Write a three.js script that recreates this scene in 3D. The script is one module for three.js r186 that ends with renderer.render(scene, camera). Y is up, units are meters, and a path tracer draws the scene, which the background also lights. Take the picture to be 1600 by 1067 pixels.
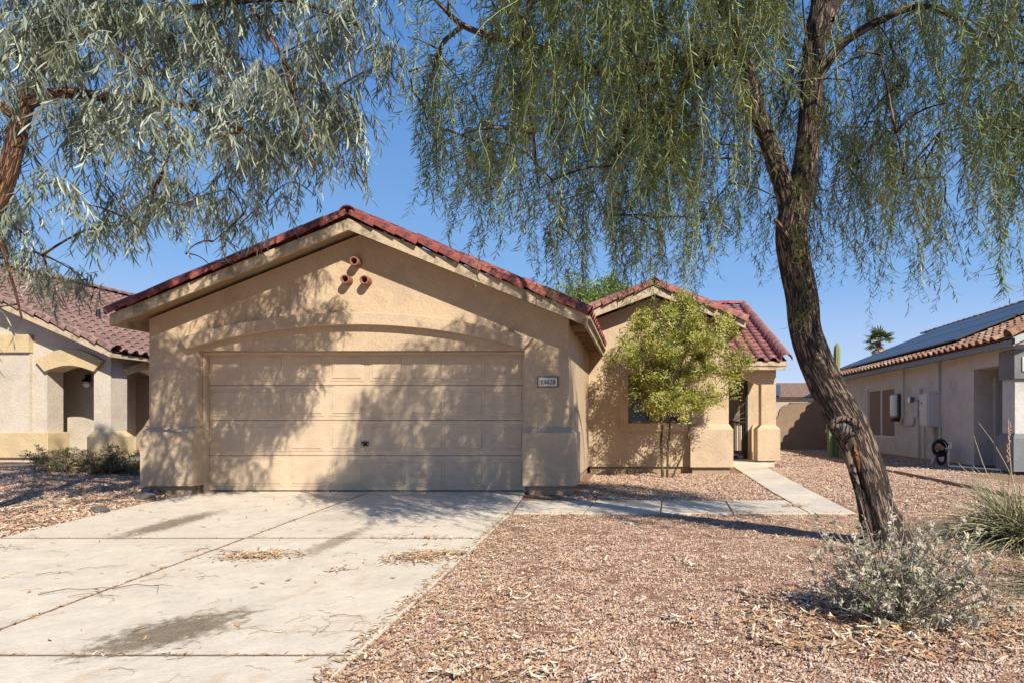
import * as THREE from 'three';
import { mergeGeometries, mergeVertices } from 'three/addons/utils/BufferGeometryUtils.js';
import { RoundedBoxGeometry } from 'three/addons/geometries/RoundedBoxGeometry.js';

// ------------------------------------------------------------------ camera, sky, sun, exposure
const scene = new THREE.Scene();
const EYE = 1.08;                                   // eye height, metres; camera looks straight at the facade (-z)
const camera = new THREE.PerspectiveCamera(56.15, 1600 / 1067, 0.05, 900);
camera.position.set(0, EYE, 0);
camera.setViewOffset(1600, 1067, -200, -123.5, 1600, 1067);   // shifted lens: verticals stay vertical
const renderer = new THREE.WebGLRenderer({ antialias: true });
renderer.toneMapping = THREE.LinearToneMapping;
renderer.toneMappingExposure = 1.5;
renderer.shadowMap.enabled = true;
{
  const W = 256, H = 256, data = new Float32Array(W * H * 4);
  const stops = [[0, [.50, .56, .66]], [.07, [.36, .46, .63]], [.2, [.17, .32, .575]], [.45, [.08, .20, .45]], [1, [.045, .125, .34]]];
  for (let r = 0; r < H; r++) {
    const s = Math.max(0, Math.sin(((r + .5) / H - .5) * Math.PI));
    let k = 0; while (k < stops.length - 2 && s > stops[k + 1][0]) k++;
    const t = Math.min(1, (s - stops[k][0]) / (stops[k + 1][0] - stops[k][0]));
    for (let c = 0; c < W; c++) {
      const o = (r * W + c) * 4;
      for (let j = 0; j < 3; j++) data[o + j] = stops[k][1][j] * (1 - t) + stops[k + 1][1][j] * t;
      data[o + 3] = 1;
    }
  }
  const sky = new THREE.DataTexture(data, W, H, THREE.RGBAFormat, THREE.FloatType);
  sky.mapping = THREE.EquirectangularReflectionMapping; sky.magFilter = THREE.LinearFilter; sky.minFilter = THREE.LinearFilter; sky.needsUpdate = true;
  scene.background = sky; scene.environment = sky;
}
const sun = new THREE.DirectionalLight(new THREE.Color(1, .915, .77), 4.9);
sun.position.set(.75 * 20, 20, 20 - 8); sun.target.position.set(0, 0, -8);
sun.castShadow = true; sun.shadow.mapSize.set(4096, 4096);
Object.assign(sun.shadow.camera, { left: -22, right: 22, top: 22, bottom: -22, near: 1, far: 80 });
scene.add(sun, sun.target);

// ------------------------------------------------------------------ helpers
function rng(seed) { let s = seed | 0; return () => { s = (s + 0x6d2b79f5) | 0; let t = Math.imul(s ^ (s >>> 15), 1 | s); t = (t + Math.imul(t ^ (t >>> 7), 61 | t)) ^ t; return ((t ^ (t >>> 14)) >>> 0) / 4294967296; }; }
const R0 = rng(7);
const lerp = (a, b, t) => a + (b - a) * t, clamp = (x, a = 0, b = 1) => Math.min(b, Math.max(a, x)), smooth = (a, b, x) => { const t = clamp((x - a) / (b - a)); return t * t * (3 - 2 * t); };
const V = (x, y, z) => new THREE.Vector3(x, y, z);
const hash2 = (x, y, s) => { let h = Math.imul(x | 0, 374761393) ^ Math.imul(y | 0, 668265263) ^ Math.imul(s | 0, 2147483647); h = Math.imul(h ^ (h >>> 13), 1274126177); return ((h ^ (h >>> 16)) >>> 0) / 4294967296; };
// value noise, tiling with period p
function vnoise(x, y, p, s) {
  const xi = Math.floor(x), yi = Math.floor(y), fx = x - xi, fy = y - yi, u = fx * fx * (3 - 2 * fx), v = fy * fy * (3 - 2 * fy), m = (a) => ((a % p) + p) % p;
  return lerp(lerp(hash2(m(xi), m(yi), s), hash2(m(xi + 1), m(yi), s), u), lerp(hash2(m(xi), m(yi + 1), s), hash2(m(xi + 1), m(yi + 1), s), u), v);
}
function fbm(u, v, p, oct, s) { let a = .5, t = 0, n = 0; for (let i = 0; i < oct; i++) { t += a * vnoise(u * p, v * p, p, s + i); n += a; a *= .55; p *= 2; } return t / n; }
const wn = (x, y, s = 1) => fbm(x / 64 + 8, y / 64 + 8, 64, 4, s);          // noise over metres, no visible period here
function tex(size, f, srgb, metres, h) {
  const w = size, hh = h || size, d = new Uint8Array(w * hh * 4);
  for (let y = 0; y < hh; y++) for (let x = 0; x < w; x++) {
    const c = f((x + .5) / w, (y + .5) / hh), o = (y * w + x) * 4;
    if (typeof c === 'number') d[o] = d[o + 1] = d[o + 2] = clamp(c) * 255; else { d[o] = clamp(c[0]) * 255; d[o + 1] = clamp(c[1]) * 255; d[o + 2] = clamp(c[2]) * 255; }
    d[o + 3] = 255;
  }
  const t = new THREE.DataTexture(d, w, hh, THREE.RGBAFormat);
  t.wrapS = t.wrapT = THREE.RepeatWrapping; t.magFilter = THREE.LinearFilter; t.minFilter = THREE.LinearMipmapLinearFilter; t.generateMipmaps = true;
  if (srgb) t.colorSpace = THREE.SRGBColorSpace;
  if (metres) t.repeat.set(1 / metres, 1 / (Array.isArray(metres) ? metres[1] : metres));
  t.needsUpdate = true; return t;
}
const lin = (r, g, b) => new THREE.Color().setRGB(r, g, b);
function mat(color, o = {}) { return new THREE.MeshStandardMaterial({ color, roughness: .9, side: THREE.DoubleSide, ...o }); }

// names and bases
const used = new Map(), baseOf = new Map();
function numbered(n) { const k = used.get(n) || 0; used.set(n, k + 1); return k ? n + '_' + String(k).padStart(3, '0') : n; }
function thing(name, label, category, base = [0, 0, 0], group) {
  const g = new THREE.Group(); g.name = numbered(name); g.position.set(...base); g.userData = { label, category }; if (group) g.userData.group = group;
  baseOf.set(g, V(...base)); scene.add(g); return g;
}
const rootBase = (p) => { let v = V(0, 0, 0); for (let o = p; o && o !== scene; o = o.parent) { if (baseOf.has(o)) { v = baseOf.get(o); break; } } return v; };
function boxUV(g) {
  g = g.index ? g.toNonIndexed() : g;
  const p = g.attributes.position, uv = new Float32Array(p.count * 2), a = V(), b = V(), c = V(), n = V();
  for (let i = 0; i < p.count; i += 3) {
    a.fromBufferAttribute(p, i); b.fromBufferAttribute(p, i + 1); c.fromBufferAttribute(p, i + 2);
    n.crossVectors(b.clone().sub(a), c.clone().sub(a)); const ax = Math.abs(n.x), ay = Math.abs(n.y), az = Math.abs(n.z);
    [a, b, c].forEach((q, k) => { const o = (i + k) * 2; if (ay >= ax && ay >= az) { uv[o] = q.x; uv[o + 1] = q.z; } else if (ax >= az) { uv[o] = q.z; uv[o + 1] = q.y; } else { uv[o] = q.x; uv[o + 1] = q.y; } });
  }
  g.setAttribute('uv', new THREE.BufferAttribute(uv, 2)); return g;
}
function clean(g, keepUV) {
  if (!g.attributes.normal) g.computeVertexNormals();
  g = keepUV ? (g.index ? g.toNonIndexed() : g) : boxUV(g);
  for (const k of Object.keys(g.attributes)) if (!['position', 'normal', 'uv', 'color'].includes(k)) g.deleteAttribute(k);
  return g;
}
// merge geometries (world coordinates) into ONE named mesh under parent
function mesh(name, geoms, m, parent = scene, keepUV = false) {
  const list = [].concat(geoms).map((g) => clean(g, keepUV));
  const g = list.length > 1 ? mergeGeometries(list) : list[0], b = rootBase(parent);
  g.translate(-b.x, -b.y, -b.z);
  const o = new THREE.Mesh(g, m); o.name = parent === scene ? numbered(name) : name; o.castShadow = o.receiveShadow = true; parent.add(o); return o;
}
function struct(name, geoms, m, keepUV) { const o = mesh(name, geoms, m, scene, keepUV); o.userData.kind = 'structure'; return o; }
function place(name, geom, m, parent, matrix) {              // shared geometry, own matrix in world space
  const o = new THREE.Mesh(geom, m), b = rootBase(parent); o.name = name; o.castShadow = o.receiveShadow = true;
  o.applyMatrix4(new THREE.Matrix4().makeTranslation(-b.x, -b.y, -b.z).multiply(matrix)); parent.add(o); return o;
}
function copies(name, geom, m, list, parent, kind = 'stuff') {   // list: [matrix, color?]
  const o = new THREE.InstancedMesh(geom, m, list.length), b = rootBase(parent || scene), t = new THREE.Matrix4().makeTranslation(-b.x, -b.y, -b.z), q = new THREE.Matrix4();
  list.forEach(([mx, c], i) => { o.setMatrixAt(i, q.multiplyMatrices(t, mx)); if (c) o.setColorAt(i, c); });
  o.name = parent ? name : numbered(name); o.userData.kind = kind; o.castShadow = o.receiveShadow = true; (parent || scene).add(o); return o;
}
// shapes; d = distance in front of the camera, so z = -d
function bx(x0, x1, y0, y1, d0, d1, r = .006) {
  const w = x1 - x0, h = y1 - y0, l = d1 - d0, g = r > 0 ? new RoundedBoxGeometry(w, h, l, 1, Math.min(r, w / 2.1, h / 2.1, l / 2.1)) : new THREE.BoxGeometry(w, h, l);
  g.translate((x0 + x1) / 2, (y0 + y1) / 2, -(d0 + d1) / 2); return g;
}
function prism(pts, d0, d1, holes = [], bevel = 0) {          // outline in x,y pushed from d1 (far) to d0 (near)
  const s = new THREE.Shape(pts.map(([x, y]) => new THREE.Vector2(x, y)));
  holes.forEach((h) => s.holes.push(new THREE.Path(h.map(([x, y]) => new THREE.Vector2(x, y)))));
  const g = new THREE.ExtrudeGeometry(s, { depth: d1 - d0 - 2 * bevel, bevelEnabled: bevel > 0, bevelSize: bevel, bevelThickness: bevel, bevelOffset: -bevel, bevelSegments: 1, curveSegments: 1 });
  g.translate(0, 0, -d1 + bevel); return g;
}
function prismX(pts, x0, x1, holes = []) {                    // outline in (d,y) pushed along x
  const g = prism(pts, 0, x1 - x0, holes), p = g.attributes.position;
  for (let i = 0; i < p.count; i++) { const d = p.getX(i), y = p.getY(i), x = p.getZ(i); p.setXYZ(i, x1 + x, y, -d); }
  g.computeVertexNormals(); return g;
}
function hull(bottom, top) {                                  // two 4-point rings joined
  const P = [...bottom, ...top], f = [[3, 2, 1, 0], [4, 5, 6, 7], [0, 1, 5, 4], [1, 2, 6, 5], [2, 3, 7, 6], [3, 0, 4, 7]], a = [];
  for (const q of f) for (const k of [q[0], q[1], q[2], q[0], q[2], q[3]]) a.push(...P[k]);
  const g = new THREE.BufferGeometry(); g.setAttribute('position', new THREE.Float32BufferAttribute(a, 3)); g.computeVertexNormals(); return g;
}
const ring = (x0, x1, d0, d1, y) => [[x0, y, -d0], [x1, y, -d0], [x1, y, -d1], [x0, y, -d1]];
// flared stucco base: straight foot and sloped shoulder
function flare(x0, x1, d0, d1, y0, y1, y2, ix0, ix1, id0, id1) { return [hull(ring(x0, x1, d0, d1, y0), ring(x0, x1, d0, d1, y1)), hull(ring(x0, x1, d0, d1, y1), ring(x0 + ix0, x1 - ix1, d0 + id0, d1 - id1, y2))]; }
function tubeGeo(points, radii, seg = 8, rough = 0, seed = 1, closed = true) {   // points Vector3[], radii numbers
  const n = points.length, pos = [], uv = [], idx = [], t = V(), nrm = V(1, 0, 0), bin = V(); let len = 0;
  for (let i = 0; i < n; i++) {
    t.copy(points[Math.min(n - 1, i + 1)]).sub(points[Math.max(0, i - 1)]).normalize();
    if (i === 0) { nrm.set(1, 0, 0); if (Math.abs(t.x) > .8) nrm.set(0, 0, 1); }
    nrm.addScaledVector(t, -nrm.dot(t)).normalize(); bin.crossVectors(t, nrm);
    if (i) len += points[i].distanceTo(points[i - 1]);
    for (let k = 0; k <= seg; k++) {
      const a = (k % seg) / seg * Math.PI * 2; let r = radii[i];
      if (rough) r *= 1 + rough * ((fbm(k % seg / seg, len * .22 % 1, 10, 3, seed) - .5) * 1.3 + (Math.abs(fbm(k % seg / seg, len * .12 % 1, 14, 2, seed + 9) - .5) * -1.6 + .2));
      pos.push(points[i].x + (Math.cos(a) * nrm.x + Math.sin(a) * bin.x) * r, points[i].y + (Math.cos(a) * nrm.y + Math.sin(a) * bin.y) * r, points[i].z + (Math.cos(a) * nrm.z + Math.sin(a) * bin.z) * r);
      uv.push(k / seg * Math.max(.05, radii[0] * 6.28), len);
    }
  }
  for (let i = 0; i < n - 1; i++) for (let k = 0; k < seg; k++) { const a = i * (seg + 1) + k, b = a + seg + 1; idx.push(a, a + 1, b, b, a + 1, b + 1); }
  if (closed) for (const [row, flip] of [[0, 1], [n - 1, 0]]) {
    const c = pos.length / 3; pos.push(points[row].x, points[row].y, points[row].z); uv.push(0, 0);
    for (let k = 0; k < seg; k++) { const a = row * (seg + 1) + k; flip ? idx.push(c, a + 1, a) : idx.push(c, a, a + 1); }
  }
  const g = new THREE.BufferGeometry(); g.setAttribute('position', new THREE.Float32BufferAttribute(pos, 3)); g.setAttribute('uv', new THREE.Float32BufferAttribute(uv, 2)); g.setIndex(idx); g.computeVertexNormals(); return g;
}
function spline(list, n) {   // list of [x,y,z,r]
  const c = new THREE.CatmullRomCurve3(list.map((p) => V(p[0], p[1], p[2])), false, 'centripetal'), pts = [], rad = [];
  for (let i = 0; i <= n; i++) { const t = i / n; pts.push(c.getPoint(t)); const f = t * (list.length - 1), k = Math.min(list.length - 2, Math.floor(f)); rad.push(lerp(list[k][3], list[k + 1][3], f - k)); }
  return [pts, rad];
}
const cyl = (a, b, r, seg = 10) => tubeGeo([V(...a), V(...b)], [r, r], seg);
// a place seen at photo pixel (px,py) standing d metres away
const at = (px, py, d) => [(px - 1000) * d / 1000, EYE + (657 - py) * d / 1000, -d];
const X = (px, d) => (px - 1000) * d / 1000, Y = (py, d) => EYE + (657 - py) * d / 1000;
const MX = (pos, quat, s) => new THREE.Matrix4().compose(pos, quat, typeof s === 'number' ? V(s, s, s) : s);
const basis = (x, y, z, o) => new THREE.Matrix4().makeBasis(x, y, z).setPosition(o);
const rq = (r) => new THREE.Quaternion().setFromEuler(new THREE.Euler(r() * 6.28, r() * 6.28, r() * 6.28));
const yaw = (a) => new THREE.Quaternion().setFromAxisAngle(V(0, 1, 0), a);

// ------------------------------------------------------------------ materials
const stuccoMap = tex(1024, (u, v) => { const a = fbm(u, v, 4, 5, 11), b = fbm(u, v, 96, 3, 12), c = fbm(u, v, 10, 3, 15); const st = smooth(.52, .7, a + .3 * (c - .5) + .2 * (b - .5)) * .09, k = .84 + .2 * a + .10 * (b - .5) + .09 * (c - .5) - st; return [k, k * (.985 + .02 * c), k * (.965 + .04 * a)]; }, true, 2.6);
const stuccoBump = tex(1024, (u, v) => .5 * fbm(u, v, 90, 3, 21) + .35 * fbm(u, v + .2, 200, 2, 22) + .15 * fbm(u, v, 18, 2, 23), false, 2.6);
const stucco = (c, bump = .009) => mat(c, { map: stuccoMap, bumpMap: stuccoBump, bumpScale: bump, roughness: .95 });
const tanStucco = stucco(lin(.61, .47, .33)), footing = mat(lin(.40, .31, .22), { map: stuccoMap, bumpMap: stuccoBump, bumpScale: .004 });
const paintMap = tex(512, (u, v) => { const g = fbm(u, v, 6, 4, 31), s = fbm(u * .25, v, 64, 3, 32); const k = .88 + .1 * g + .06 * (s - .5); return [k, k * .985, k * .96]; }, true, 1.9);
const woodBump = tex(512, (u, v) => fbm(u * .12, v, 128, 3, 33), false, .9);
const doorPaint = mat(lin(.655, .525, .395), { map: paintMap, bumpMap: woodBump, bumpScale: .003, roughness: .5 });
const trimMap = tex(512, (u, v) => { const a = fbm(u, v, 8, 5, 41), b = fbm(u, v, 60, 2, 42); const w = smooth(.5, .72, a) * .2 + .18 * (b - .5); return [.93 - w, .91 - w, .88 - w]; }, true, 1.1);
const trimPaint = mat(lin(.56, .47, .355), { map: trimMap, bumpMap: woodBump, bumpScale: .003, roughness: .8 });
const soffitWood = mat(lin(.42, .30, .185), { map: paintMap, bumpMap: woodBump, bumpScale: .003 });
const tileMap = tex(512, (u, v) => { const a = fbm(u, v, 7, 5, 51), b = fbm(u, v, 70, 3, 52), d = smooth(.58, .75, fbm(u, v, 12, 4, 53)); const k = .74 + .35 * (a - .4) + .2 * (b - .5); return [k - d * .25, k - d * .2, k - d * .15]; }, true, .8);
const tileBump = tex(256, (u, v) => fbm(u, v, 40, 3, 55), false, .4);
const tileSet = (list) => list.map((c) => mat(lin(...c), { map: tileMap, bumpMap: tileBump, bumpScale: .004, roughness: .85 }));
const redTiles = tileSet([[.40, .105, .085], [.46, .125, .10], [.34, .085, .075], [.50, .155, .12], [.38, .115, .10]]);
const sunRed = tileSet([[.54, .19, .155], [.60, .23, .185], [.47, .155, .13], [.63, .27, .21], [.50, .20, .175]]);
const mauveTiles = tileSet([[.37, .215, .18], [.40, .235, .195], [.345, .20, .17], [.42, .255, .215]]);
const orangeTiles = tileSet([[.56, .32, .19], [.60, .37, .24], [.50, .26, .15], [.62, .46, .34], [.44, .22, .14]]);
const darkMetal = mat(lin(.02, .02, .022), { roughness: .5, metalness: .3 });
const greyMetal = mat(lin(.42, .42, .41), { roughness: .5 });
const glassDark = new THREE.MeshPhysicalMaterial({ color: lin(.62, .64, .66), roughness: .02, transmission: 1, thickness: 0, ior: 1.45, side: THREE.DoubleSide });
const leafMat = (o = {}) => new THREE.MeshPhysicalMaterial({ color: 0xffffff, roughness: .6, transmission: .12, thickness: 0, side: THREE.DoubleSide, ...o });
function barkMat(c0, c1, s) {
  const f = (u, v) => { const a = fbm(u + .03 * fbm(u, v, 9, 2, s + 3), v, 22, 4, s), b = fbm(u, v, 7, 4, s + 5); return clamp(smooth(.05, .42, Math.abs(a - .5) * 2.4) * .8 + (b - .3) * .45); };
  const m = tex(512, (u, v) => { const k = f(u, v), w = fbm(u, v, 5, 3, s + 8) * .35; return c0.map((c, i) => lerp(c, c1[i], clamp(k + w - .15))); }, true, .55);
  const b = tex(512, (u, v) => f(u, v), false, .55); m.repeat.set(1 / .6, 1 / 2.7); b.repeat.copy(m.repeat);
  return mat(0xffffff, { map: m, bumpMap: b, bumpScale: .035, roughness: .95 });
}

// ------------------------------------------------------------------ ground
const driveLeft = (d) => d > 8.4 ? -6.5 : lerp(-5.45, -6.5, (d - 4) / 4.4), driveRight = (d) => d > 7.5 ? lerp(-1.51, -1.72, (d - 7.5) / 1.95) : lerp(-1.18, -1.51, d / 7.5);
const pathLeft = (d) => lerp(1.98, 2.2, (d - 8.64) / 6.6), pathRight = (d) => lerp(2.5, 2.97, (d - 7.47) / 7.8);
const groundY = (x, z) => {
  const d = -z, n = ((wn(x * 5, z * 5, 3) - .5) * .05 + (wn(x * 22, z * 22, 4) - .5) * .016) * smooth(0, .5, x > -3.9 ? x - driveRight(clamp(-z, 0, 9)) : driveLeft(clamp(-z, 4, 9)) - x);
  let y = -.016 + n + .17 * smooth(-7.9, -11, x) * smooth(6, 12, d) + .07 * smooth(-1.2, .2, x) * smooth(3, 6, d) * 0;
  if (d > 9.2 && x > -7.6 && x < 3.4 && d < 30) y = Math.min(y, -.02);
  return y;
};
{
  const line = (a, b, step, far) => { const l = []; for (let v = a; v <= b + 1e-6; v += step) l.push(v); let s = step; let v = b; const up = []; while (v < far) { s *= 1.6; v += s; up.push(v); } return [l, up]; };
  const [xs0, xu] = line(-13, 8, .14, 420), [ds0, du] = line(0, 16, .14, 420);
  const xs = [...xu.map((v) => -13 - (v - 8)).reverse(), ...xs0, ...xu], ds = [...du.map((v) => -(v - 16)).reverse(), ...ds0, ...du];
  const pos = [], uv = [], col = [], idx = [];
  for (const d of ds) for (const x of xs) {
    pos.push(x, groundY(x, -d), -d); uv.push(x, d);
    const litter = clamp(smooth(.52, .62, wn(x * 6, d * 6, 6) + .25 * (wn(x * 60, d * 60, 16) - .5)) * .6, 0, .9), tan = smooth(5.2, 5.5, x);
    const c = [lerp(lerp(.94, .86, litter), .88, tan), lerp(lerp(.80, .68, litter), .80, tan), lerp(lerp(.735, .52, litter), .66, tan)], k = .88 + .24 * wn(x * 3, d * 3, 8);
    col.push(c[0] * k, c[1] * k, c[2] * k);
  }
  const w = xs.length; for (let j = 0; j < ds.length - 1; j++) for (let i = 0; i < w - 1; i++) { const a = j * w + i; idx.push(a, a + 1, a + w, a + w, a + 1, a + w + 1); }
  const g = new THREE.BufferGeometry(); g.setAttribute('position', new THREE.Float32BufferAttribute(pos, 3)); g.setAttribute('uv', new THREE.Float32BufferAttribute(uv, 2)); g.setAttribute('color', new THREE.Float32BufferAttribute(col, 3)); g.setIndex(idx); g.computeVertexNormals();
  // crushed stone: cells of differing tone
  const N = 150, cell = (u, v) => { const x = u * N, y = v * N, xi = Math.floor(x), yi = Math.floor(y); let b = 9, b2 = 9, id = 0; for (let j = -1; j < 2; j++) for (let i = -1; i < 2; i++) { const cx = ((xi + i) % N + N) % N, cy = ((yi + j) % N + N) % N, dx = xi + i + hash2(cx, cy, 61) - x, dy = yi + j + hash2(cx, cy, 62) - y, q = dx * dx + dy * dy; if (q < b) { b2 = b; b = q; id = cx * 977 + cy; } else if (q < b2) b2 = q; } return [Math.sqrt(b), Math.sqrt(b2), id]; };
  const tones = [[.74, .62, .54], [.67, .54, .46], [.79, .69, .61], [.62, .48, .39], [.71, .56, .45], [.82, .73, .65], [.56, .46, .41], [.75, .60, .49]];
  const cache = new Map(), gm = tex(1024, (u, v) => { const [a, b, id] = cell(u, v), t = tones[Math.floor(hash2(id, 3, 63) * tones.length)], k = .92 + .16 * (fbm(u, v, 200, 1, 64) - .5); return [t[0] * k, t[1] * k, t[2] * k]; }, true, 2.4);
  const gb = tex(1024, (u, v) => { const [a, b, id] = cell(u, v); return smooth(0, .45, b - a) * (.5 + .5 * hash2(id, 5, 65)); }, false, 2.4);
  g.deleteAttribute('normal'); g.computeVertexNormals();
  const o = new THREE.Mesh(g, mat(0xffffff, { map: gm, bumpMap: gb, bumpScale: .016, vertexColors: true, roughness: 1 }));
  o.name = 'ground'; o.userData.kind = 'structure'; o.receiveShadow = true; scene.add(o);
}
// concrete
const concreteBump = tex(1024, (u, v) => .6 * fbm(u, v, 160, 2, 71) + .4 * fbm(u, v, 30, 3, 72), false, 2);
const concreteMap = tex(1024, (u, v) => { const a = fbm(u, v, 4, 5, 73), b = fbm(u, v, 180, 2, 74), c = fbm(u, v, 24, 3, 75); const k = .80 + .20 * (a - .5) + .14 * (b - .5) + .08 * (c - .5); return [k, k * .972, k * .925]; }, true, 2);
const concrete = mat(lin(.88, .82, .74), { map: concreteMap, bumpMap: concreteBump, bumpScale: .003, roughness: .93 });
// driveway: one map over x -8..0, d 0..10, with the old stains where they lie
const blot = (x, d, cx, cd, rx, rd, turn, s) => { const dx = x - cx, dd = d - cd, c = Math.cos(turn), n = Math.sin(turn), u = (dx * c + dd * n) / rx, v = (-dx * n + dd * c) / rd; return smooth(1.15, .45, Math.hypot(u, v) + (wn(x * 26, d * 26, s) - .5) * .9 + (wn(x * 150, d * 150, s + 1) - .5) * .55); };
const driveMap = tex(2048, (u, v) => {
  const x = -8 + 8 * u, d = 10 * v, a = wn(x * 5, d * 5, 81), b = hash2(u * 2048, v * 2048, 82), c = wn(x * 40, d * 40, 83), e = wn(x * 14, d * 14, 88);
  let k = .825 + .09 * (a - .5) + .05 * (b - .5) + .06 * (c - .5) + .06 * (e - .5);
  let s = Math.max(blot(x, d, -2.4, 3.28, .26, .43, -.37, 84), blot(x, d, -4.93, 6.75, .19, 1.0, .15, 85) * .85, blot(x, d, -2.72, 5.75, .12, .8, .06, 86) * .6, blot(x, d, -3.25, 7.2, .5, .4, 0, 87) * .18);
  s *= .33 * (.65 + .7 * b);
  const r = smooth(.66, .8, wn(x * 9, d * 3, 89)) * .06;
  return [k - s - r * .4, k * .975 - s * 1.06 - r * .7, k * .925 - s * 1.12 - r];
}, true, null, 2048);
driveMap.repeat.set(1 / 8, 1 / 10); driveMap.offset.set(1, 0);
const driveMat = mat(lin(.90, .83, .745), { map: driveMap, bumpMap: concreteBump, bumpScale: .003, roughness: .93 });
function slabGeo(poly, top) { const g = new THREE.ShapeGeometry(new THREE.Shape(poly.map(([x, d]) => new THREE.Vector2(x, d)))), p = g.attributes.position; for (let i = 0; i < p.count; i++) p.setXYZ(i, p.getX(i), top, -p.getY(i)); g.computeVertexNormals(); return g; }
function slab(poly, top, thick, m, name, parent) {          // poly of [x,d]; rounded tooled edge
  const s = new THREE.Shape(poly.map(([x, d]) => new THREE.Vector2(x, d))), g = new THREE.ExtrudeGeometry(s, { depth: thick - .004, bevelEnabled: true, bevelSize: .004, bevelThickness: .004, bevelOffset: -.004, bevelSegments: 1 });
  const p = g.attributes.position, uv = new Float32Array(p.count * 2);
  for (let i = 0; i < p.count; i++) { const x = p.getX(i), d = p.getY(i), h = p.getZ(i); p.setXYZ(i, x, top - thick + h, -d); uv[i * 2] = x; uv[i * 2 + 1] = d; }
  g.setAttribute('uv', new THREE.BufferAttribute(uv, 2)); g.computeVertexNormals(); return mesh(name, g, m, parent, true);
}
{
  const drive = new THREE.Group(); drive.name = 'driveway'; drive.userData.kind = 'structure'; scene.add(drive);
  const mid = (d) => lerp(-2.9, -4.05, d / 9.3), rows = [[9.78, 5.881], [5.869, 2.946], [2.934, .296], [.284, -2.6]], gp = .006;
  for (const [f, n] of rows) {
    const L = (d) => driveLeft(Math.max(4, d)), bend = f > 8.4 && n < 8.4 ? [[-6.5, 8.4]] : [], bendR = f > 7.5 && n < 7.5 ? [[driveRight(7.5), 7.5]] : [];
    const far = f > 9.7;
    slab([[L(n), n], [mid(n) - gp, n], [mid(f) - gp, f], [far ? -6.6 : L(f), f], ...bend.map((p) => p)], 0, .12, driveMat, 'concrete_slab', drive);
    slab([[mid(n) + gp, n], [driveRight(n), n], ...bendR, [far ? -1.75 : driveRight(f), f], [mid(f) + gp, f]], .0015, .12, driveMat, 'concrete_slab', drive);
  }
  const dirt = mat(lin(.30, .205, .13), { roughness: 1, bumpMap: concreteBump, bumpScale: .006 });
  mesh('joint_debris', [slabGeo([[mid(-2.6) - .009, -2.6], [mid(-2.6) + .009, -2.6], [mid(9.7) + .009, 9.7], [mid(9.7) - .009, 9.7]], .0032)], dirt, drive, true);
  for (const d of [5.875, 2.94, .29]) mesh('joint_debris', [slabGeo([[driveLeft(Math.max(4, d)) + .02, d - .007], [mid(d) - .01, d - .007], [mid(d) - .01, d + .007], [driveLeft(Math.max(4, d)) + .02, d + .007]], .0036), slabGeo([[mid(d) + .01, d - .007], [driveRight(d) - .02, d - .007], [driveRight(d) - .02, d + .007], [mid(d) + .01, d + .007]], .0036)], dirt, drive, true);
  const walk = new THREE.Group(); walk.name = 'front_walkway'; walk.userData.kind = 'structure'; scene.add(walk);
  const xs = [-1.5, -.66, .235, 1.09, 1.98];
  for (let i = 0; i < 4; i++) slab([[xs[i] + .012 + (i ? 0 : .005), 7.47], [xs[i + 1] - .01, 7.47], [xs[i + 1] - .01 + (i === 3 ? 0 : .06), 8.66], [xs[i] + .012 + (i ? .06 : -.12), 8.66]], .004 * (i % 2), .1, concrete, 'concrete_slab', walk);
  slab([[1.985, 7.47], [2.52, 7.47], [pathRight(9.6), 9.6], [pathLeft(9.6), 9.6]], .003, .1, concrete, 'concrete_slab', walk);
  slab([[pathLeft(9.61), 9.612], [pathRight(9.61), 9.612], [pathRight(12.4), 12.4], [pathLeft(12.4), 12.4]], .001, .1, concrete, 'concrete_slab', walk);
  slab([[pathLeft(12.41), 12.412], [pathRight(12.41), 12.412], [pathRight(15.2), 15.14], [pathLeft(15.2), 15.14]], .004, .1, concrete, 'concrete_slab', walk);
  struct('porch_floor', bx(1.95, 3.2, -.05, .09, 15.2, 16.55, .012), concrete);
  const e = mesh('garden_edging', [0, 1, 2, 3, 4, 5].map((k) => bx(5.29 + .02 * Math.sin(k * 2), 5.335 + .02 * Math.sin(k * 2), -.1, .045 + .01 * Math.sin(k * 3), 8.4 + k * 2.5, 10.88 + k * 2.5, .008)), mat(lin(.30, .19, .13), { bumpMap: woodBump, bumpScale: .006 }));
  e.userData = { label: 'thin brown edging strip between the two gravel yards', category: 'edging' };
  struct('neighbor_walk', bx(-16, -12.2, .02, .15, 12.6, 13.9, .012), concrete);
}

// ------------------------------------------------------------------ roof tiles
function sTile(w = .29, L = .43) {
  const prof = [], B = w * .6; for (let i = 0; i <= 6; i++) { const a = Math.PI * i / 6; prof.push([B / 2 - Math.cos(a) * B / 2, Math.sin(a) * .072]); } prof.push([B + (w - B) * .35, -.012], [B + (w - B) * .7, -.012], [w, 0]);
  const P = [], tri = (a, b, c) => P.push(...a, ...b, ...c);
  for (let i = 0; i < prof.length - 1; i++) {
    const [u0, n0] = prof[i], [u1, n1] = prof[i + 1], f = .034, k = .004, t = .02;
    const a = [u0, n0 + f, 0], b = [u1, n1 + f, 0], c = [u1, n1 * .94 + k, -L], d = [u0, n0 * .94 + k, -L], a2 = [u0, n0 + f - t, .0], b2 = [u1, n1 + f - t, .0];
    tri(a, b, c); tri(a, c, d); tri(a2, b2, b); tri(a2, b, a);
  }
  let g = new THREE.BufferGeometry(); g.setAttribute('position', new THREE.Float32BufferAttribute(P, 3)); g = boxUV(g); g.computeVertexNormals(); return g;
}
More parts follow.
